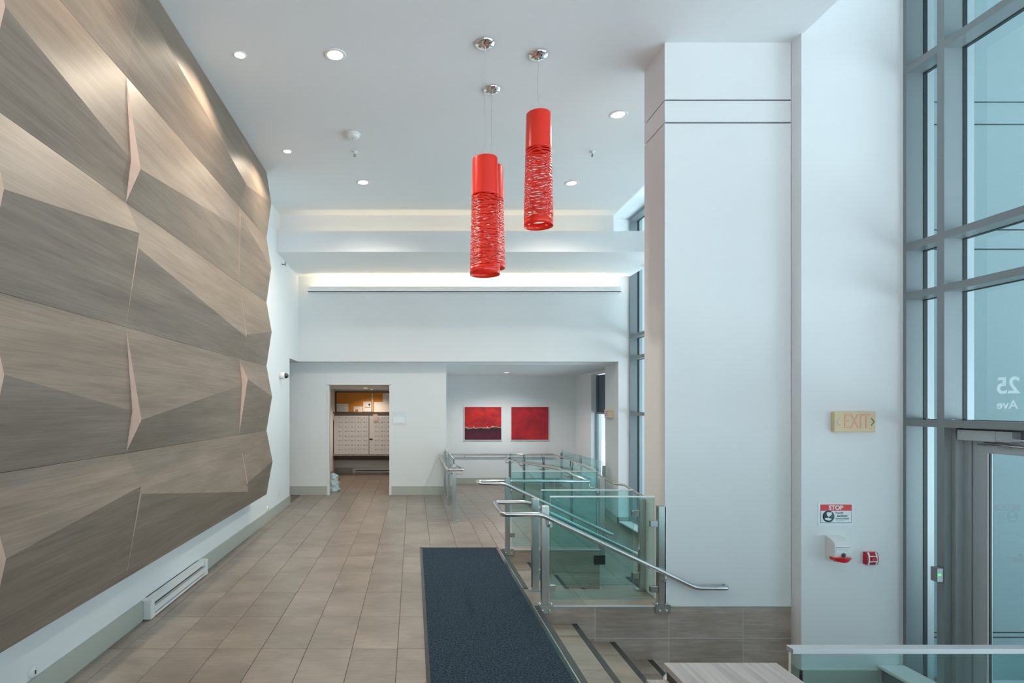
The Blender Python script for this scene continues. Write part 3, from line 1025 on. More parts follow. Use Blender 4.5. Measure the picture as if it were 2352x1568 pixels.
# guard along the near side of the stairs, at the bottom edge of the view
gn = thing('glass_guardrail', (1.9, 1.82, 0), 'frameless glass guard with a grey top rail crossing the bottom right corner', 'guardrail', 'glass guardrails')
gbox('glass_panel', (1.150, 2.02, 1.814, 1.826, 0.01, 0.876), gn, 'Y')
gbox('glass_panel', (2.03, 3.85, 1.814, 1.826, 0.01, 0.876), gn, 'Y')
box('top_rail', (1.149, 3.86, 1.804, 1.836, 0.876, 0.893), 'alu_light', gn, bevel=0.002)
box('shoe', (1.15, 3.85, 1.80, 1.84, -0.005, 0.05), 'alu', gn)
h = tube('handrail', [(2.30, 1.93, 0.15), (1.035, 1.93, HZ), (0.80, 1.93, HZ), (0.80, 1.75, HZ), (1.0, 1.75, HZ)], HR, 'steel_polish', gn, bend=0.09)

# ------------------------------------------------------------------ pendants
def pendant(cx, cy, ztop, label):
    t = thing('pendant_lamp', (cx, cy, ZC), label, 'pendant lamp', 'red pendant lamps')
    can = lathe('ceiling_canopy', [(0.084, 0), (0.083, -0.006), (0.074, -0.018), (0.055, -0.029), (0.030, -0.036), (0.010, -0.039), (0.0, -0.039)], (cx, cy, ZC), 'chrome', t, seg=40)
    lathe('cord_grip', [(0.006, -0.036), (0.006, -0.056), (0.003, -0.062), (0, -0.062)], (cx, cy, ZC), 'chrome', can, seg=10)
    n = 14
    pts = []
    for i in range(n + 1):
        z = ZC - 0.05 + (ztop - 0.06 - ZC + 0.05) * i / n
        s = math.sin(math.pi * i / n)
        pts.append((cx - 0.006 * s * math.sin(5 * i / n), cy + 0.004 * s, z))
    tube('cord', pts, 0.0022, 'cord', t, seg=6)
    H, R0, R1 = 0.95, 0.101, 0.123
    rad = lambda f: R0 + (R1 - R0) * f                     # f: 0 at top, 1 at bottom
    rnd = random.Random(int(cx * 1000))
    sg = 64

    def ring(name, f0, f1, amp, nw, ph, off, parent, ridges=1, th=0.0022):
        rows = []
        for q in range(ridges + 1):
            f = f0 + (f1 - f0) * q / ridges
            rows.append(f)
        V, Fc = [], []
        for side in (0, 1):
            for q, f in enumerate(rows):
                for k in range(sg):
                    a = 2 * math.pi * k / sg
                    ff = f + amp * math.sin(nw * a + ph) + amp * 0.5 * math.sin((nw + 3) * a + 2.3 * ph)
                    rr = rad(f) + off - th * side + (0.0022 if (q % 2 and ridges > 2) else 0)
                    V.append((cx + rr * math.cos(a), cy + rr * math.sin(a), ztop - H * ff))
        nr = len(rows)
        for side in (0, 1):
            o = side * nr * sg
            for q in range(nr - 1):
                for k in range(sg):
                    k2 = (k + 1) % sg
                    f = (o + q * sg + k, o + (q + 1) * sg + k, o + (q + 1) * sg + k2, o + q * sg + k2)
                    Fc.append(f if side == 0 else f[::-1])
        for q in (0, nr - 1):
            for k in range(sg):
                k2 = (k + 1) % sg
                a, b = q * sg, nr * sg + q * sg
                f = (a + k, a + k2, b + k2, b + k)
                Fc.append(f if q == 0 else f[::-1])
        return raw(name, V, Fc, 'red', parent, smooth=True)

    ring('shade_sleeve', 0.0, 0.325, 0, 0, 0, 0, t, ridges=30)
    ring('shade_rim', 0.935, 1.0, 0.0, 1, 0, 0, t)
    fs = 0.33
    while fs < 0.945:
        w = rnd.uniform(0.0060, 0.0090)
        ring('woven_strip', fs, fs + w, rnd.uniform(0.0045, 0.008), rnd.choice((2, 3)), rnd.uniform(0, 6.28), rnd.uniform(-0.0015, 0.0022), t)
        fs += rnd.uniform(0.0100, 0.0130)
    lathe('lamp_holder', [(0.02, 0), (0.02, -0.06), (0.012, -0.07), (0, -0.07)], (cx, cy, ztop - 0.02), 'plastic', t, seg=14)
    for a in (0, 2.09, 4.19):
        tube('shade_spoke', [(cx, cy, ztop - 0.03), (cx + 0.098 * math.cos(a), cy + 0.098 * math.sin(a), ztop - 0.03)], 0.0025, 'steel', t, seg=6)
    return t


pendant(0.588, 4.879, 3.655, 'red pierced cylinder pendant hanging lowest and nearest on a thin cord')
pendant(1.060, 5.040, 4.100, 'red pierced cylinder pendant hanging highest, nearest the white column')
pendant(0.739, 5.590, 3.870, 'red pierced cylinder pendant half hidden behind the lowest one')

# ------------------------------------------------------------------ ceiling fittings
def downlight(x, y, z, r, rim, label, group, power, spot=1.9, mat='lamp', col=(1.0, 0.84, 0.62)):
    t = thing('downlight', (x, y, z), label, 'downlight', group)
    lathe('trim_ring', [(rim, 0), (rim, -0.004), (rim - 0.006, -0.007), (r, -0.005), (r * 0.93, 0.0)], (x, y, z), 'plastic', t, seg=36)
    lathe('lens', [(r * 0.95, -0.003), (r * 0.95, -0.0045), (r * 0.5, -0.006), (0, -0.006)], (x, y, z), mat, t, seg=30)
    l = bpy.data.lights.new('downlight_beam', 'SPOT')
    l.energy = power
    l.color = col
    l.spot_size = spot
    l.spot_blend = 0.7
    l.shadow_soft_size = r
    o = bpy.data.objects.new('downlight_beam', l)
    o.location = (0, 0, -0.03)
    o.parent = t
    C.objects.link(o)


big = 'large round ceiling downlights'
downlight(-0.659, 5.04, ZC, 0.067, 0.092, 'large downlight nearest the wood wall at the top of the view', big, 170, 2.6, col=(1.0, 0.93, 0.82))
downlight(-0.664, 7.90, ZC, 0.067, 0.092, 'large downlight below the smoke alarm, beside the wood wall end', big, 170, 2.6, col=(1.0, 0.93, 0.82))
downlight(2.108, 7.93, ZC, 0.067, 0.092, 'large downlight between the high pendant and the column, farther back', big, 170, 2.6, col=(1.0, 0.93, 0.82))
downlight(2.090, 6.07, ZC, 0.067, 0.092, 'large downlight closest to the white column', big, 170, 2.6, col=(1.0, 0.93, 0.82))
sml = 'small wall washing downlights'
downlight(-1.465, 5.04, ZC, 0.044, 0.058, 'small downlight over the wood cladding, nearer one', sml, 85, 2.5, col=(1.0, 0.85, 0.66))
downlight(-1.465, 6.94, ZC, 0.044, 0.058, 'small downlight over the wood cladding, farther one', sml, 85, 2.5, col=(1.0, 0.85, 0.66))
downlight(-1.465, 3.14, ZC, 0.044, 0.058, 'small unseen downlight added to wash the wood cladding, above the viewer', sml, 85, 2.5, col=(1.0, 0.85, 0.66))  # out of view, added to rake light down the panel folds
downlight(-1.465, 1.24, ZC, 0.044, 0.058, 'small unseen downlight added to wash the wood cladding, behind the viewer', sml, 85, 2.5, col=(1.0, 0.85, 0.66))  # also added out of view, extends the row for more contrast on the panels
downlight(2.11, 13.5, 2.405, 0.055, 0.075, 'round downlight in the low alcove ceiling', 'round recessed alcove light', 135, 2.7, col=(1.0, 0.96, 0.90))
downlight((840 - VX) / F * 12.9, 12.9, 2.036, 0.06, 0.075, 'nearer of two round lights in the mail room ceiling', 'mail room ceiling lights', 55, 2.6, 'lamp_mail', (1, 0.8, 0.6))
downlight((854 - VX) / F * 14.0, 14.0, 2.036, 0.05, 0.062, 'farther of two round lights in the mail room ceiling', 'mail room ceiling lights', 40, 2.6, 'lamp_mail', (1, 0.8, 0.6))

sa = thing('smoke_alarm', (-0.665, 6.505, ZC), 'round white smoke alarm on the ceiling', 'smoke alarm')
lathe('base', [(0.088, 0), (0.088, -0.012), (0.082, -0.016)], (-0.665, 6.505, ZC), 'plastic', sa)
lathe('cover', [(0.076, -0.014), (0.078, -0.03), (0.066, -0.042), (0.03, -0.046), (0, -0.046)], (-0.665, 6.505, ZC), 'plastic', sa)
lathe('test_button', [(0.007, -0.045), (0.007, -0.049), (0, -0.049)], (-0.665, 6.505, ZC), 'alu', sa, seg=10)


def sprinkler(x, y, label):
    t = thing('fire_sprinkler', (x, y, ZC), label, 'sprinkler', 'ceiling sprinklers')
    lathe('escutcheon', [(0.034, 0), (0.032, -0.005), (0.012, -0.012), (0.009, -0.03)], (x, y, ZC), 'plastic', t, seg=20)
    lathe('bulb', [(0.004, -0.028), (0.005, -0.045), (0.003, -0.052)], (x, y, ZC), 'black', t, seg=8)
    for s in (-1, 1):
        tube('yoke_arm', [(x + s * 0.009, y, ZC - 0.028), (x + s * 0.013, y, ZC - 0.04), (x + s * 0.003, y, ZC - 0.055)], 0.002, 'steel', t, seg=6)
    lathe('deflector', [(0.017, -0.055), (0.017, -0.057), (0, -0.057)], (x, y, ZC), 'steel', t, seg=14)


sprinkler(-0.68, 6.95, 'tiny fire sprinkler on the ceiling beside the smoke alarm')
sprinkler(2.09, 6.95, 'tiny fire sprinkler on the ceiling near the column')
sw = thing('wall_sprinkler', (WX, 9.35, 3.86), 'small dark sidewall sprinkler on the white wall under the beam', 'sprinkler')
lathe('escutcheon', [(0.03, 0), (0.028, 0.004), (0.010, 0.012)], (WX, 9.35, 3.86), 'plastic', sw, axis='X', seg=18)
tube('nozzle', [(WX + 0.01, 9.35, 3.86), (WX + 0.07, 9.35, 3.86)], 0.008, 'alu', sw, seg=8)
box('deflector', (WX + 0.066, WX + 0.072, 9.325, 9.375, 3.835, 3.90), 'alu', sw)


# concealed strip lights in the coves
def cove_light(x0, x1, y, z, power, rx=0.0):
    l = bpy.data.lights.new('cove_strip', 'AREA')
    l.shape = 'RECTANGLE'
    l.size, l.size_y = x1 - x0, 0.03
    l.energy = power
    l.color = (1.0, 0.76, 0.45)
    o = bpy.data.objects.new('cove_strip', l)
    o.location = ((x0 + x1) / 2, y, z)
    o.rotation_euler = (math.pi + rx, 0, 0)
    C.objects.link(o)


cove_light(-1.75, 3.55, 10.66, 3.70, 20)
cove_light(-1.75, 3.0, 9.18, 4.06, 6)

# ------------------------------------------------------------------ things on the left wall
dc = thing('security_camera', (WX, 9.25, 2.107), 'white dome security camera with black lens on the wall edge', 'camera')
lathe('mount', [(0.055, 0), (0.055, 0.06), (0.050, 0.075), (0.042, 0.08)], (WX, 9.25, 2.107), 'plastic', dc, axis='X')
lathe('dome', [(0.042, 0.078), (0.041, 0.095), (0.034, 0.118), (0.02, 0.132), (0, 0.137)], (WX, 9.25, 2.107), 'dome', dc, axis='X')

ou = thing('wall_outlet', (WX, 9.17, 0.30), 'small white outlet plate low on the wall past the cladding', 'outlet')
box('plate', (WX, WX + 0.007, 9.13, 9.21, 0.24, 0.36), 'plastic', ou, bevel=0.003)
for z in (0.275, 0.325):
    box('socket', (WX + 0.006, WX + 0.0085, 9.152, 9.188, z - 0.014, z + 0.014), 'cream', ou)
for y, lab in ((3.237, 'round white cover plate just above the baseboard, nearest the viewer'), (8.45, 'round white cover plate just above the baseboard, under the cladding end')):
    t = thing('cable_cover', (WX, y, 0.185), lab, 'cover plate', 'round cable covers')
    lathe('disc', [(0.034, 0), (0.034, 0.006), (0.026, 0.014), (0.012, 0.018), (0, 0.018)], (WX, y, 0.185), 'plastic', t, axis='X')
    box('slot', (WX + 0.016, WX + 0.02, y - 0.004, y + 0.004, 0.176, 0.196), 'black', t)


def heater(name, label, flip, a, b, x, z0, hgt, dep=0.075):
    """baseboard heater along Y (flip False, back at X=x facing +X) or along X (flip True, back at Y=x facing -Y)"""
    t = thing(name, ((x, a, z0) if not flip else (a, x, z0)), label, 'heater')

    def bb(nm, u0, u1, d0, d1, q0, q1, mt, bev=0.0):
        if flip:
            box(nm, (u0, u1, x - d1, x - d0, z0 + q0, z0 + q1), mt, t, bevel=bev)
        else:
            box(nm, (x + d0, x + d1, u0, u1, z0 + q0, z0 + q1), mt, t, bevel=bev)
    e = 0.07
    bb('back_plate', a, b, 0, 0.01, 0.005, hgt, 'plastic')
    bb('hood', a + e, b - e, 0.0, dep * 0.8, hgt - 0.014, hgt, 'plastic')
    bb('hood_lip', a + e, b - e, dep * 0.74, dep * 0.8, hgt - 0.045, hgt - 0.014, 'plastic')
    bb('upper_slot', a + e, b - e, 0.01, dep * 0.62, hgt - 0.066, hgt - 0.045, 'black')
    bb('front_panel', a + e, b - e, dep * 0.62, dep, 0.042, hgt - 0.066, 'plastic')
    bb('lower_slot', a + e, b - e, 0.01, dep * 0.62, 0.026, 0.042, 'alu')
    bb('bottom_rail', a + e, b - e, dep * 0.55, dep * 0.95, 0.008, 0.026, 'plastic')
    bb('end_cap', a, a + e, 0, dep, 0.004, hgt + 0.001, 'plastic', 0.004)
    bb('end_cap', b - e, b, 0, dep, 0.004, hgt + 0.001, 'plastic', 0.004)
    return t


heater('baseboard_heater', 'white baseboard heater under the wood cladding', False, 4.535, 5.795, WX, 0.0, 0.152)
heater('baseboard_heater', 'pale baseboard heater at the back of the mail room', True, -1.47, 0.4, 14.54, 0.0, 0.135)
struct(boxes('baseboard_mailroom', [(-1.9, -1.47, 14.524, 14.54, 0, 0.14), (-1.9, -1.884, YM + 0.2, 14.54, 0, 0.14)], 'base'), 'grey baseboard inside the mail room', 'baseboard')

# ledges under the windows
for nm, lab, y0, y1 in (('window_ledge', 'white ledge at the foot of the entry window', 4.385, 4.742), ('window_ledge', 'white ledge along the foot of the far window', 5.6, 10.7)):
    t = thing(nm, (3.8, y0, ZL), lab, 'ledge', 'window ledges')
    box('top', (3.695, XW, y0, y1, -0.452, -0.425), 'plastic', t, bevel=0.006)
    box('grille', (3.725, 3.745, y0, y1, ZL + 0.03, -0.452), 'alu', t)
    box('foot', (3.735, XW, y0 + 0.01, y1 - 0.01, ZL - 0.02, ZL + 0.03), 'black', t)
hx = heater('baseboard_heater', 'white baseboard heater under the far window ledge', False, 7.2, 9.5, 3.72, ZL, 0.12)
for c_ in hx.children:      # turn it to face the ramp
    c_.scale = (-1, 1, 1)
    c_.location.x = 3.72

# ------------------------------------------------------------------ mat
mt = thing('floor_mat', (0.53, 4.4, 0), 'long navy carpet runner with a black rubber border on the tiles', 'mat')
mx0, mx1, my0, my1 = 0.078, 0.972, 2.0, 6.865
box('carpet', (mx0 + 0.026, mx1 - 0.026, my0 + 0.026, my1 - 0.026, 0.0005, 0.011), 'carpet', mt)
boxes('border', [(mx0, mx0 + 0.027, my0, my1, 0.0005, 0.007), (mx1 - 0.027, mx1, my0, my1, 0.0005, 0.007), (mx0, mx1, my1 - 0.027, my1, 0.0005, 0.007),
                 (mx0, mx1, my0, my0 + 0.027, 0.0005, 0.007)], 'black', mt)

lm = thing('floor_mat', (3.1, 6.8, ZL), 'black mat on the lower floor glimpsed through the glass guards', 'mat')
box('pile', (2.79, 3.57, 5.93, 7.725, ZL + 0.0005, ZL + 0.010), 'black', lm)
boxes('border', [(2.76, 2.79, 5.9, 7.755, ZL + 0.0005, ZL + 0.006), (3.57, 3.6, 5.9, 7.755, ZL + 0.0005, ZL + 0.006), (2.79, 3.57, 7.725, 7.755, ZL + 0.0005, ZL + 0.006), (2.79, 3.57, 5.9, 5.93, ZL + 0.0005, ZL + 0.006)], 'gasket', lm)

# ------------------------------------------------------------------ paintings
for x0, x1, art, lab in ((1.284, 2.198, 'art_split', 'red abstract canvas with a dark maroon lower half'), (2.449, 3.374, 'art_red', 'plain red abstract canvas closest to the window')):
    t = thing('painting', ((x0 + x1) / 2, YA, 0.80), lab, 'painting', 'red abstract canvases')
    box('stretcher', (x0 - 0.012, x1 + 0.012, YA - 0.035, YA, 0.792, 1.632), 'signwhite', t)
    box('canvas', (x0, x1, YA - 0.038, YA - 0.034, 0.804, 1.620), art, t)

# ------------------------------------------------------------------ mail room
ck = thing('cork_board', (-0.9, 14.54, 1.50), 'orange cork notice board in a black frame in the mail room', 'notice board')
cx0, cx1, cz0, cz1 = -1.87, 0.3, 1.505, 1.975
box('cork', (cx0, cx1, 14.503, 14.54, cz0, cz1), 'cork', ck)
boxes('frame', [(cx0, cx1, 14.50, 14.54, cz1, cz1 + 0.025), (cx0, cx1, 14.50, 14.54, cz0 - 0.025, cz0), (cx0 - 0.02, cx0, 14.50, 14.54, cz0 - 0.025, cz1 + 0.025)], 'black', ck)
YN = 14.495
for x0, y0, x1, y1, lab, kind in ((773, 927, 800, 945, 'landscape notice pinned at the near end of the cork board', 1), (812, 933, 833, 945.5, 'short card with a brown square on the cork board', 2),
                                  (834, 922, 855, 945, 'notice with a small dark diamond logo on the cork board', 3), (859, 923, 881, 945.5, 'square blank notice on the cork board', 0),
                                  (879, 903, 897, 945.5, 'tall notice with text lines beside the door jamb on the cork board', 1), (853.5, 903, 856, 945, 'thin white strip hanging down the cork board', 0)):
    a, b = P(x0, y0, YN), P(x1, y1, YN)
    t = thing('notice_paper', (a[0], YN, b[2]), lab, 'notice', 'papers on the cork board')
    dy = 0.001 if kind != 1 else 0.003
    box('sheet', (a[0], b[0], YN - dy, YN + 0.002, b[2], a[2]), 'paper', t)
    w, hgt = b[0] - a[0], a[2] - b[2]
    if kind == 1:
        for q in (0.25, 0.42, 0.58, 0.75):
            box('text_line', (a[0] + w * 0.12, b[0] - w * 0.18, YN - 0.0045, YN - 0.003, b[2] + hgt * q, b[2] + hgt * q + 0.006), 'mailgrey', t)
    elif kind == 2:
        box('photo', (a[0] + w * 0.2, a[0] + w * 0.5, YN - 0.003, YN, b[2], b[2] + hgt * 0.45), 'cork', t)
    elif kind == 3:
        cxm, czm = a[0] + w * 0.68, b[2] + hgt * 0.70
        raw('logo', [(cxm - 0.028, YN - 0.003, czm), (cxm, YN - 0.003, czm - 0.035), (cxm + 0.028, YN - 0.003, czm), (cxm, YN - 0.003, czm + 0.035)], [(0, 1, 2, 3)], 'black', t)
        box('text_line', (a[0] + w * 0.2, b[0] - w * 0.2, YN - 0.0045, YN - 0.001, b[2] + hgt * 0.42, b[2] + hgt * 0.42 + 0.006), 'black', t)

YB = 14.10
ml = thing('mailbox_cabinet', (-1.0, YB, 0.5), 'wall of small white mailbox doors in a brown surround', 'mailboxes')
bx0, bz0, bz1 = (767 - VX) / F * YB, CH - (1043 - VY) / F * YB, CH - (954.5 - VY) / F * YB
box('carcass', (bx0 - 0.10, 0.4, YB + 0.012, 14.50, bz0 - 0.02, bz1 + 0.085), 'brownframe', ml)
box('shelf', (-1.9, 0.4, YB - 0.03, 14.5, bz0 - 0.035, bz0 - 0.005), 'desk', ml)
box('apron', (-1.9, 0.4, 14.3, 14.4, bz0 - 0.16, bz0 - 0.035), 'brownframe', ml)
box('face_plate', (bx0, 0.4, YB + 0.004, YB + 0.014, bz0, bz1), 'mailgrey', ml)
dw, dh = 14.3 / F * YB, 10.45 / F * YB
me = bpy.data.meshes.new('mailbox_door')
g = 0.006
V = bv(g / 2, dw - g / 2, -0.008, 0.0, g / 2, dh - g / 2) + bv(dw * 0.30, dw * 0.52, -0.0095, -0.007, dh * 0.66, dh * 0.78) + bv(dw * 0.76, dw * 0.86, -0.0105, -0.007, dh * 0.66, dh * 0.78)
me.from_pydata(V, [], [tuple(i + 8 * q for i in f) for q in range(3) for f in BF])
me.update()
me.materials.append(M['mailgrey'])
me.materials.append(M['slate'])
me.polygons.foreach_set('material_index', [0] * 6 + [1] * 12)
for start, nc in ((774.0, 5), (857.5, 4)):
    for r_ in range(8):
        for c_ in range(nc):
            o = bpy.data.objects.new('mailbox_door', me)
            C.objects.link(o)
            o.parent = ml
            o.location = Vector(((start - VX) / F * YB + c_ * dw, YB + 0.004, bz0 + 0.03 + r_ * dh)) - ml.location
xs_ = (847.5 - VX) / F * YB
box('divider', (xs_ - 0.006, xs_ + 0.006, YB - 0.002, YB + 0.004, bz0, bz1), 'brownframe', ml)
box('parcel_slot', (xs_ + 0.012, xs_ + 0.085, YB - 0.004, YB + 0.004, CH - (1010 - VY) / F * YB, CH - (1007 - VY) / F * YB), 'black', ml)
for x0, y0, x1, y1, lab in ((759, 949, 767.5, 965, 'pink slip stuck at the near corner of the mailboxes'), (857, 951, 867, 966, 'pink slip stuck over the middle of the mailboxes')):
    a, b = P(x0, y0, YB - 0.012), P(x1, y1, YB - 0.012)
    t = box('paper_slip', (a[0], b[0], YB - 0.014, YB - 0.008, b[2], a[2]), 'tag')
    tag(t, lab, 'paper slip', 'pink slips on the mailboxes')

# crumpled bag just inside the doorway
bgx, bgy = -1.525, 11.50
rows, sg = 9, 20
V, Fc = [], []
rb = random.Random(3)
for i in range(rows):
    f = i / (rows - 1)
    rr = 0.090 * (1.10 - 0.42 * f) * (0.92 if 0.55 < f < 0.72 else 1.0)
    if i == rows - 1:
        rr *= 0.82
    for k in range(sg):
        a = 2 * math.pi * k / sg
        q = rr * (1 + 0.16 * math.sin(3 * a + 2.1 * i) + rb.uniform(-0.08, 0.08))
        V.append((bgx + q * math.cos(a) * 1.1 + 0.01 * math.sin(2 * i), bgy + q * math.sin(a) * 0.8, 0.004 + 0.33 * f + (rb.uniform(-0.012, 0.012) if i else 0)))
for i in range(rows - 1):
    for k in range(sg):
        k2 = (k + 1) % sg
        Fc.append((i * sg + k, i * sg + k2, (i + 1) * sg + k2, (i + 1) * sg + k))
Fc.append(tuple(range(sg - 1, -1, -1)))
Fc.append(tuple((rows - 1) * sg + k for k in range(sg)))
o = raw('plastic_bag', V, Fc, 'bag')
tag(o, 'crumpled pale blue plastic bag on the floor inside the doorway', 'bag')

pq = thing('wall_plaque', (-0.26, YM, 1.31), 'shiny clear notice holder on the wall beside the mail room doorway', 'plaque')
box('plate', (-0.378, -0.137, YM - 0.008, YM, 1.31, 1.545), 'plaque', pq)
box('card', (-0.365, -0.15, YM - 0.0095, YM - 0.007, 1.34, 1.44), 'signwhite', pq)

# ------------------------------------------------------------------ entry wall fittings
YE = 4.745
a, b = P(1917, 945, YE - 0.045), P(2012, 992, YE - 0.045)
ex = thing('exit_sign', ((a[0] + b[0]) / 2, YE, b[2]), 'cream exit sign with faded letters and arrows above the sanitizer notice', 'exit sign', 'exit signs')
box('housing', (a[0], b[0], YE - 0.045, YE, b[2], a[2]), 'cream', ex, bevel=0.006)
fz = (a[2] + b[2]) / 2
fy = YE - 0.0465
text('lettering', 'EXIT', 0.165, ((a[0] + b[0]) / 2 + 0.012, fy, fz), (math.pi / 2, 0, 0), 'pink', ex, 0.001, xs=0.62)
for s, cx_ in ((-1, a[0] + 0.032), (1, b[0] - 0.026)):
    for q in (-1, 1):
        tube('arrow', [(cx_ + s * 0.012, fy, fz), (cx_ - s * 0.012, fy, fz + q * 0.028)], 0.0028, 'signwhite' if s < 0 else 'desk_edge', ex, seg=6)

# second exit sign, on the alcove pier
e2 = thing('exit_sign', (3.70, 11.2, 1.43), 'cream exit sign seen edge on at the alcove pier', 'exit sign', 'exit signs')
a2 = 11.32, 11.01
za, zb = 1.63 - 0.055, 1.43 - 0.01
box('housing', (3.63, 3.70, a2[1], a2[0], zb, za), 'cream', e2, bevel=0.005)
box('face', (3.628, 3.631, a2[1] + 0.012, a2[0] - 0.012, zb + 0.012, za - 0.012), 'signwhite', e2)
text('lettering', 'EXIT', 0.13, (3.627, sum(a2) / 2, (za + zb) / 2), (math.pi / 2, 0, -math.pi / 2), 'signred', e2, 0.001, xs=0.85)

a, b = P(1878, 1155, YE), P(1960, 1207, YE)
sg_ = thing('sanitize_notice', ((a[0] + b[0]) / 2, YE, b[2]), 'white stop notice with red header and hand sanitizing symbol', 'sign')
box('sheet', (a[0], b[0], YE - 0.003, YE, b[2], a[2]), 'signwhite', sg_)
w, hgt = b[0] - a[0], a[2] - b[2]
fy = YE - 0.0035
X = lambda u: a[0] + w * u
Z = lambda v: a[2] - hgt * v
box('header', (X(0.07), X(0.945), fy - 0.0006, fy + 0.001, Z(0.335), Z(0.06)), 'signred', sg_)
for bb_ in ((X(0.07), X(0.078), fy - 0.0003, fy + 0.001, Z(0.86), Z(0.335)), (X(0.937), X(0.945), fy - 0.0003, fy + 0.001, Z(0.86), Z(0.335)), (X(0.07), X(0.945), fy - 0.0003, fy + 0.001, Z(0.87), Z(0.855))):
    box('border', bb_, 'slate', sg_)
text('lettering', 'STOP', 0.047, (X(0.5), fy - 0.0012, Z(0.205)), (math.pi / 2, 0, 0), 'signwhite', sg_, 0.0004, bold=0.0016, xs=1.0)
cs = lathe('symbol_disc', [(w * 0.165, 0), (w * 0.165, -0.0008), (0, -0.0008)], (X(0.295), fy, Z(0.585)), 'slate', sg_, axis='Y', seg=36)
sx, sz = X(0.30), Z(0.585)
u = w * 0.165
raw('symbol_bottle', [(sx - u * 0.36, fy - 0.002, sz + u * 0.72), (sx - u * 0.36, fy - 0.002, sz + u * 0.3), (sx, fy - 0.002, sz - u * 0.1), (sx + u * 0.5, fy - 0.002, sz + u * 0.3), (sx + u * 0.5, fy - 0.002, sz + u * 0.72)],
    [(0, 1, 2, 3, 4)], 'signwhite', cs)
raw('symbol_hand', [(sx - u * 0.72, fy - 0.002, sz - u * 0.32), (sx - u * 0.6, fy - 0.002, sz - u * 0.55), (sx + u * 0.1, fy - 0.002, sz - u * 0.72), (sx + u * 0.55, fy - 0.002, sz - u * 0.42),
                    (sx + u * 0.3, fy - 0.002, sz - u * 0.36), (sx - u * 0.1, fy - 0.002, sz - u * 0.18)], [(0, 1, 2, 3, 4, 5)], 'signwhite', cs)
text('lettering', 'PLEASE', 0.020, (X(0.60), fy - 0.001, Z(0.435)), (math.pi / 2, 0, 0), 'slate', sg_, 0.0003, xs=1.0)
text('lettering', 'sanitize', 0.030, (X(0.68), fy - 0.001, Z(0.555)), (math.pi / 2, 0, 0), 'slate', sg_, 0.0003, xs=0.95)
text('lettering', 'BEFORE ENTERING', 0.0125, (X(0.68), fy - 0.001, Z(0.69)), (math.pi / 2, 0, 0), 'slate', sg_, 0.0003)
box('text_line', (X(0.50), X(0.72), fy - 0.001, fy + 0.0005, Z(0.785), Z(0.765)), 'alu_light', sg_)

# dispenser: white case, swollen front, red push bar
ds = thing('sanitizer_dispenser', (3.42, YE, 0.38), 'white wall dispenser with a red push lever', 'dispenser')
yd = YE - 0.11
x0, x1 = (1918 - VX) / F * yd, (1954 - VX) / F * yd
zt, zb = CH - (1243 - VY) / F * yd, CH - (1291 - VY) / F * yd
prof = [(0.0, zb - 0.004), (-0.06, zb - 0.008), (-0.09, zb + 0.012), (-0.104, zb + 0.05), (-0.108, zb + 0.09), (-0.106, zt - 0.03), (-0.092, zt - 0.004), (-0.05, zt + 0.016), (0.0, zt + 0.028)]
n = len(prof)
V = [(x0 - 0.0, YE + d, z) for d, z in prof] + [(x1, YE + d, z) for d, z in prof]
Fc = [tuple(range(n)), tuple(range(2 * n - 1, n - 1, -1))] + [(i, n + i, n + i + 1, i + 1) for i in range(n - 1)] + [(n - 1, 2 * n - 1, n, 0)]
o = raw('case', V, Fc, 'plastic', ds)
md = o.modifiers.new('bevel', 'BEVEL')
md.width, md.segments = 0.006, 3
xm = (x0 + x1) / 2
box('label_panel', (x0 + 0.012, x1 - 0.008, YE - 0.1105, YE - 0.1065, zb + 0.072, zb + 0.118), 'signwhite', ds)
for q in (0.080, 0.090, 0.100):
    box('text_line', (x0 + 0.022, x1 - 0.018, YE - 0.112, YE - 0.110, zb + q, zb + q + 0.002), 'alu_light', ds)
box('logo_line', (x0 + 0.012, x1 - 0.006, YE - 0.112, YE - 0.110, zb + 0.113, zb + 0.116), 'brownframe', ds)
lathe('level_window', [(0.016, 0), (0.016, -0.003), (0, -0.003)], (xm + 0.008, YE - 0.107, zb + 0.055), 'slate', ds, axis='Y', seg=16).scale = (1, 1, 1)
rows = []
V, Fc = [], []
for i in range(13):
    t = i / 12
    xx = x0 - 0.008 + (x1 - x0 + 0.014) * t
    drop = 0.040 * math.sin(math.pi * (0.15 + 0.8 * t)) if t > 0 else 0.012
    fwd = 0.118 + 0.03 * math.sin(math.pi * t)
    V += [(xx, YE - 0.06, zb + 0.036), (xx, YE - fwd, zb + 0.034), (xx, YE - fwd + 0.006, zb + 0.034 - drop * 0.75), (xx, YE - 0.06, zb + 0.03 - drop)]
for i in range(12):
    for k in range(4):
        k2 = (k + 1) % 4
        Fc.append((i * 4 + k, (i + 1) * 4 + k, (i + 1) * 4 + k2, i * 4 + k2))
Fc += [(3, 2, 1, 0), (48, 49, 50, 51)]
raw('push_lever', V, Fc, 'signred', ds, smooth=False)

# fire alarm pull station
a, b = P(1991, 1269, YE - 0.04), P(2017, 1297, YE - 0.04)
fp = thing('fire_pull_station', ((a[0] + b[0]) / 2, YE, b[2]), 'red fire alarm pull station with white trim beside the window', 'fire alarm')
x0, x1, zb, zt = a[0], b[0], b[2], a[2]
prof = [(0, zb), (-0.034, zb), (-0.044, zb + 0.02), (-0.046, (zb + zt) / 2), (-0.042, zt - 0.02), (-0.032, zt), (0, zt)]
n = len(prof)
V = [(x0, YE + d, z) for d, z in prof] + [(x1, YE + d, z) for d, z in prof]
raw('housing', V, [tuple(range(n)), tuple(range(2 * n - 1, n - 1, -1))] + [(i, n + i, n + i + 1, i + 1) for i in range(n - 1)], 'firered', fp)
w = x1 - x0


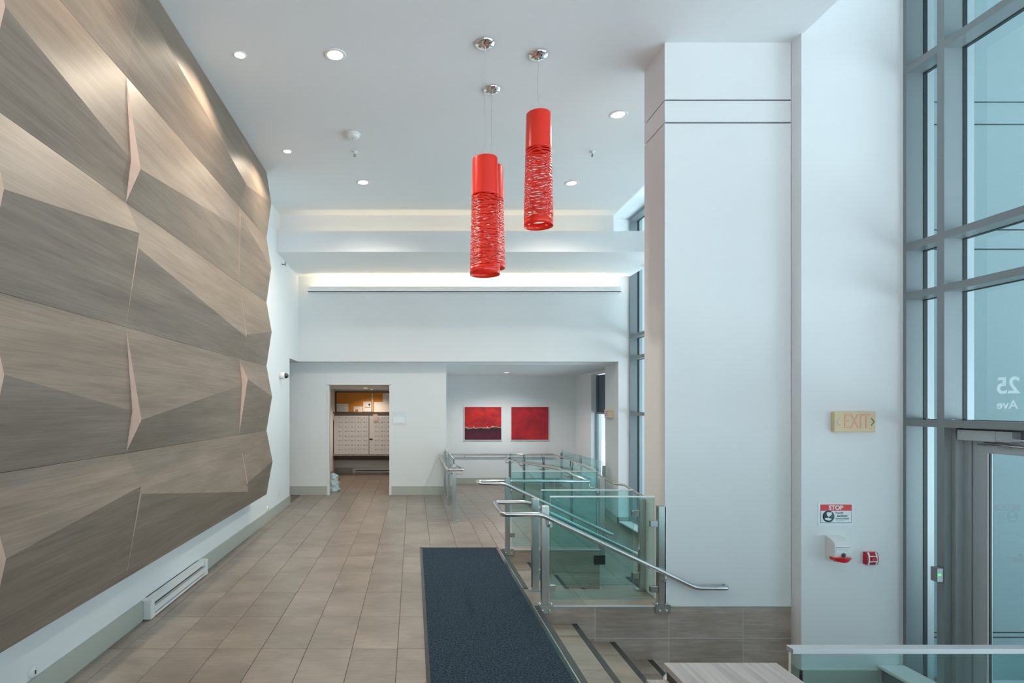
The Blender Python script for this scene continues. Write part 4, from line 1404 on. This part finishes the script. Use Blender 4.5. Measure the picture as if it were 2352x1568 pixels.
def band(nm, u0, u1, mt, e=0.0015, lo=0.0, hi=1.0):
    pr = [(d - e, z) for d, z in prof[1:6]]
    zz = [z for d, z in pr]
    V = [(x0 + w * u0, YE + d, z) for d, z in pr] + [(x0 + w * u1, YE + d, z) for d, z in pr]
    m_ = len(pr)
    raw(nm, V, [(i, m_ + i, m_ + i + 1, i + 1) for i in range(m_ - 1)], mt, fp)


band('trim_band', 0.10, 0.24, 'signwhite')
band('trim_band', 0.78, 0.92, 'signwhite')
box('pull_handle', (x0 + w * 0.27, x1 - w * 0.25, YE - 0.062, YE - 0.044, zb + 0.036, zb + 0.060), 'firered', fp, bevel=0.003)
box('cross_bar', (x0 + w * 0.24, x1 - w * 0.22, YE - 0.050, YE - 0.044, zb + 0.024, zb + 0.032), 'signwhite', fp)
box('cross_bar', (x0 + w * 0.24, x1 - w * 0.22, YE - 0.048, YE - 0.042, zb + 0.066, zb + 0.071), 'signwhite', fp)

# door release button on the mullion
ym = 4.407
bt = thing('door_release', (XW, ym, 0.3), 'small grey door release with a green light on the window frame', 'switch')
zc = CH - (1318 - VY) / F * ym
box('case', (XW - 0.052, XW, ym - 0.028, ym + 0.028, zc - 0.052, zc + 0.052), 'alu', bt, bevel=0.004)
box('face', (XW - 0.05, XW - 0.012, ym - 0.031, ym - 0.027, zc - 0.048, zc + 0.048), 'mailgrey', bt)
box('indicator', (XW - 0.048, XW - 0.026, ym - 0.034, ym - 0.030, zc - 0.002, zc + 0.010), 'green', bt)
for y_, z_, lab in ((4.55, 1.545, 'small clear sensor puck on the entry window bar by the wall'), (4.345, 1.545, 'small clear sensor puck on the entry window bar over the door')):
    o = lathe('sensor_puck', [(0.012, 0), (0.012, 0.006), (0.006, 0.012), (0, 0.012)], (XW + 0.03, y_, 1.526), 'steel', seg=14)
    tag(o, lab, 'sensor', 'sensor pucks')

# ------------------------------------------------------------------ grey wood cabinet in the corner of the view
yb = 1.70
zt = CH - (1521 - VY) / F * yb
xa, xb = (1524 - VX) / F * yb, (1783 - VX) / F * yb
cb = thing('wood_cabinet', ((xa + xb) / 2, 1.4, 0), 'grey wood grain cabinet top at the bottom edge in front of the steps', 'cabinet')
box('top', (xa, xb, 1.05, yb, zt - 0.018, zt), 'desk', cb, bevel=0.0015)
box('carcass', (xa + 0.006, xb - 0.006, 1.06, yb - 0.006, 0.06, zt - 0.018), 'desk_edge', cb)
box('door', (xa + 0.01, xb - 0.01, 1.045, 1.062, 0.08, zt - 0.03), 'desk', cb)
box('plinth', (xa + 0.02, xb - 0.02, 1.08, yb - 0.02, 0, 0.06), 'black', cb)
box('side_shelf', ((1484 - VX) / F * 1.68, xa, 1.05, 1.68, CH - (1560 - VY) / F * 1.68 - 0.016, CH - (1560 - VY) / F * 1.68), 'desk', cb)
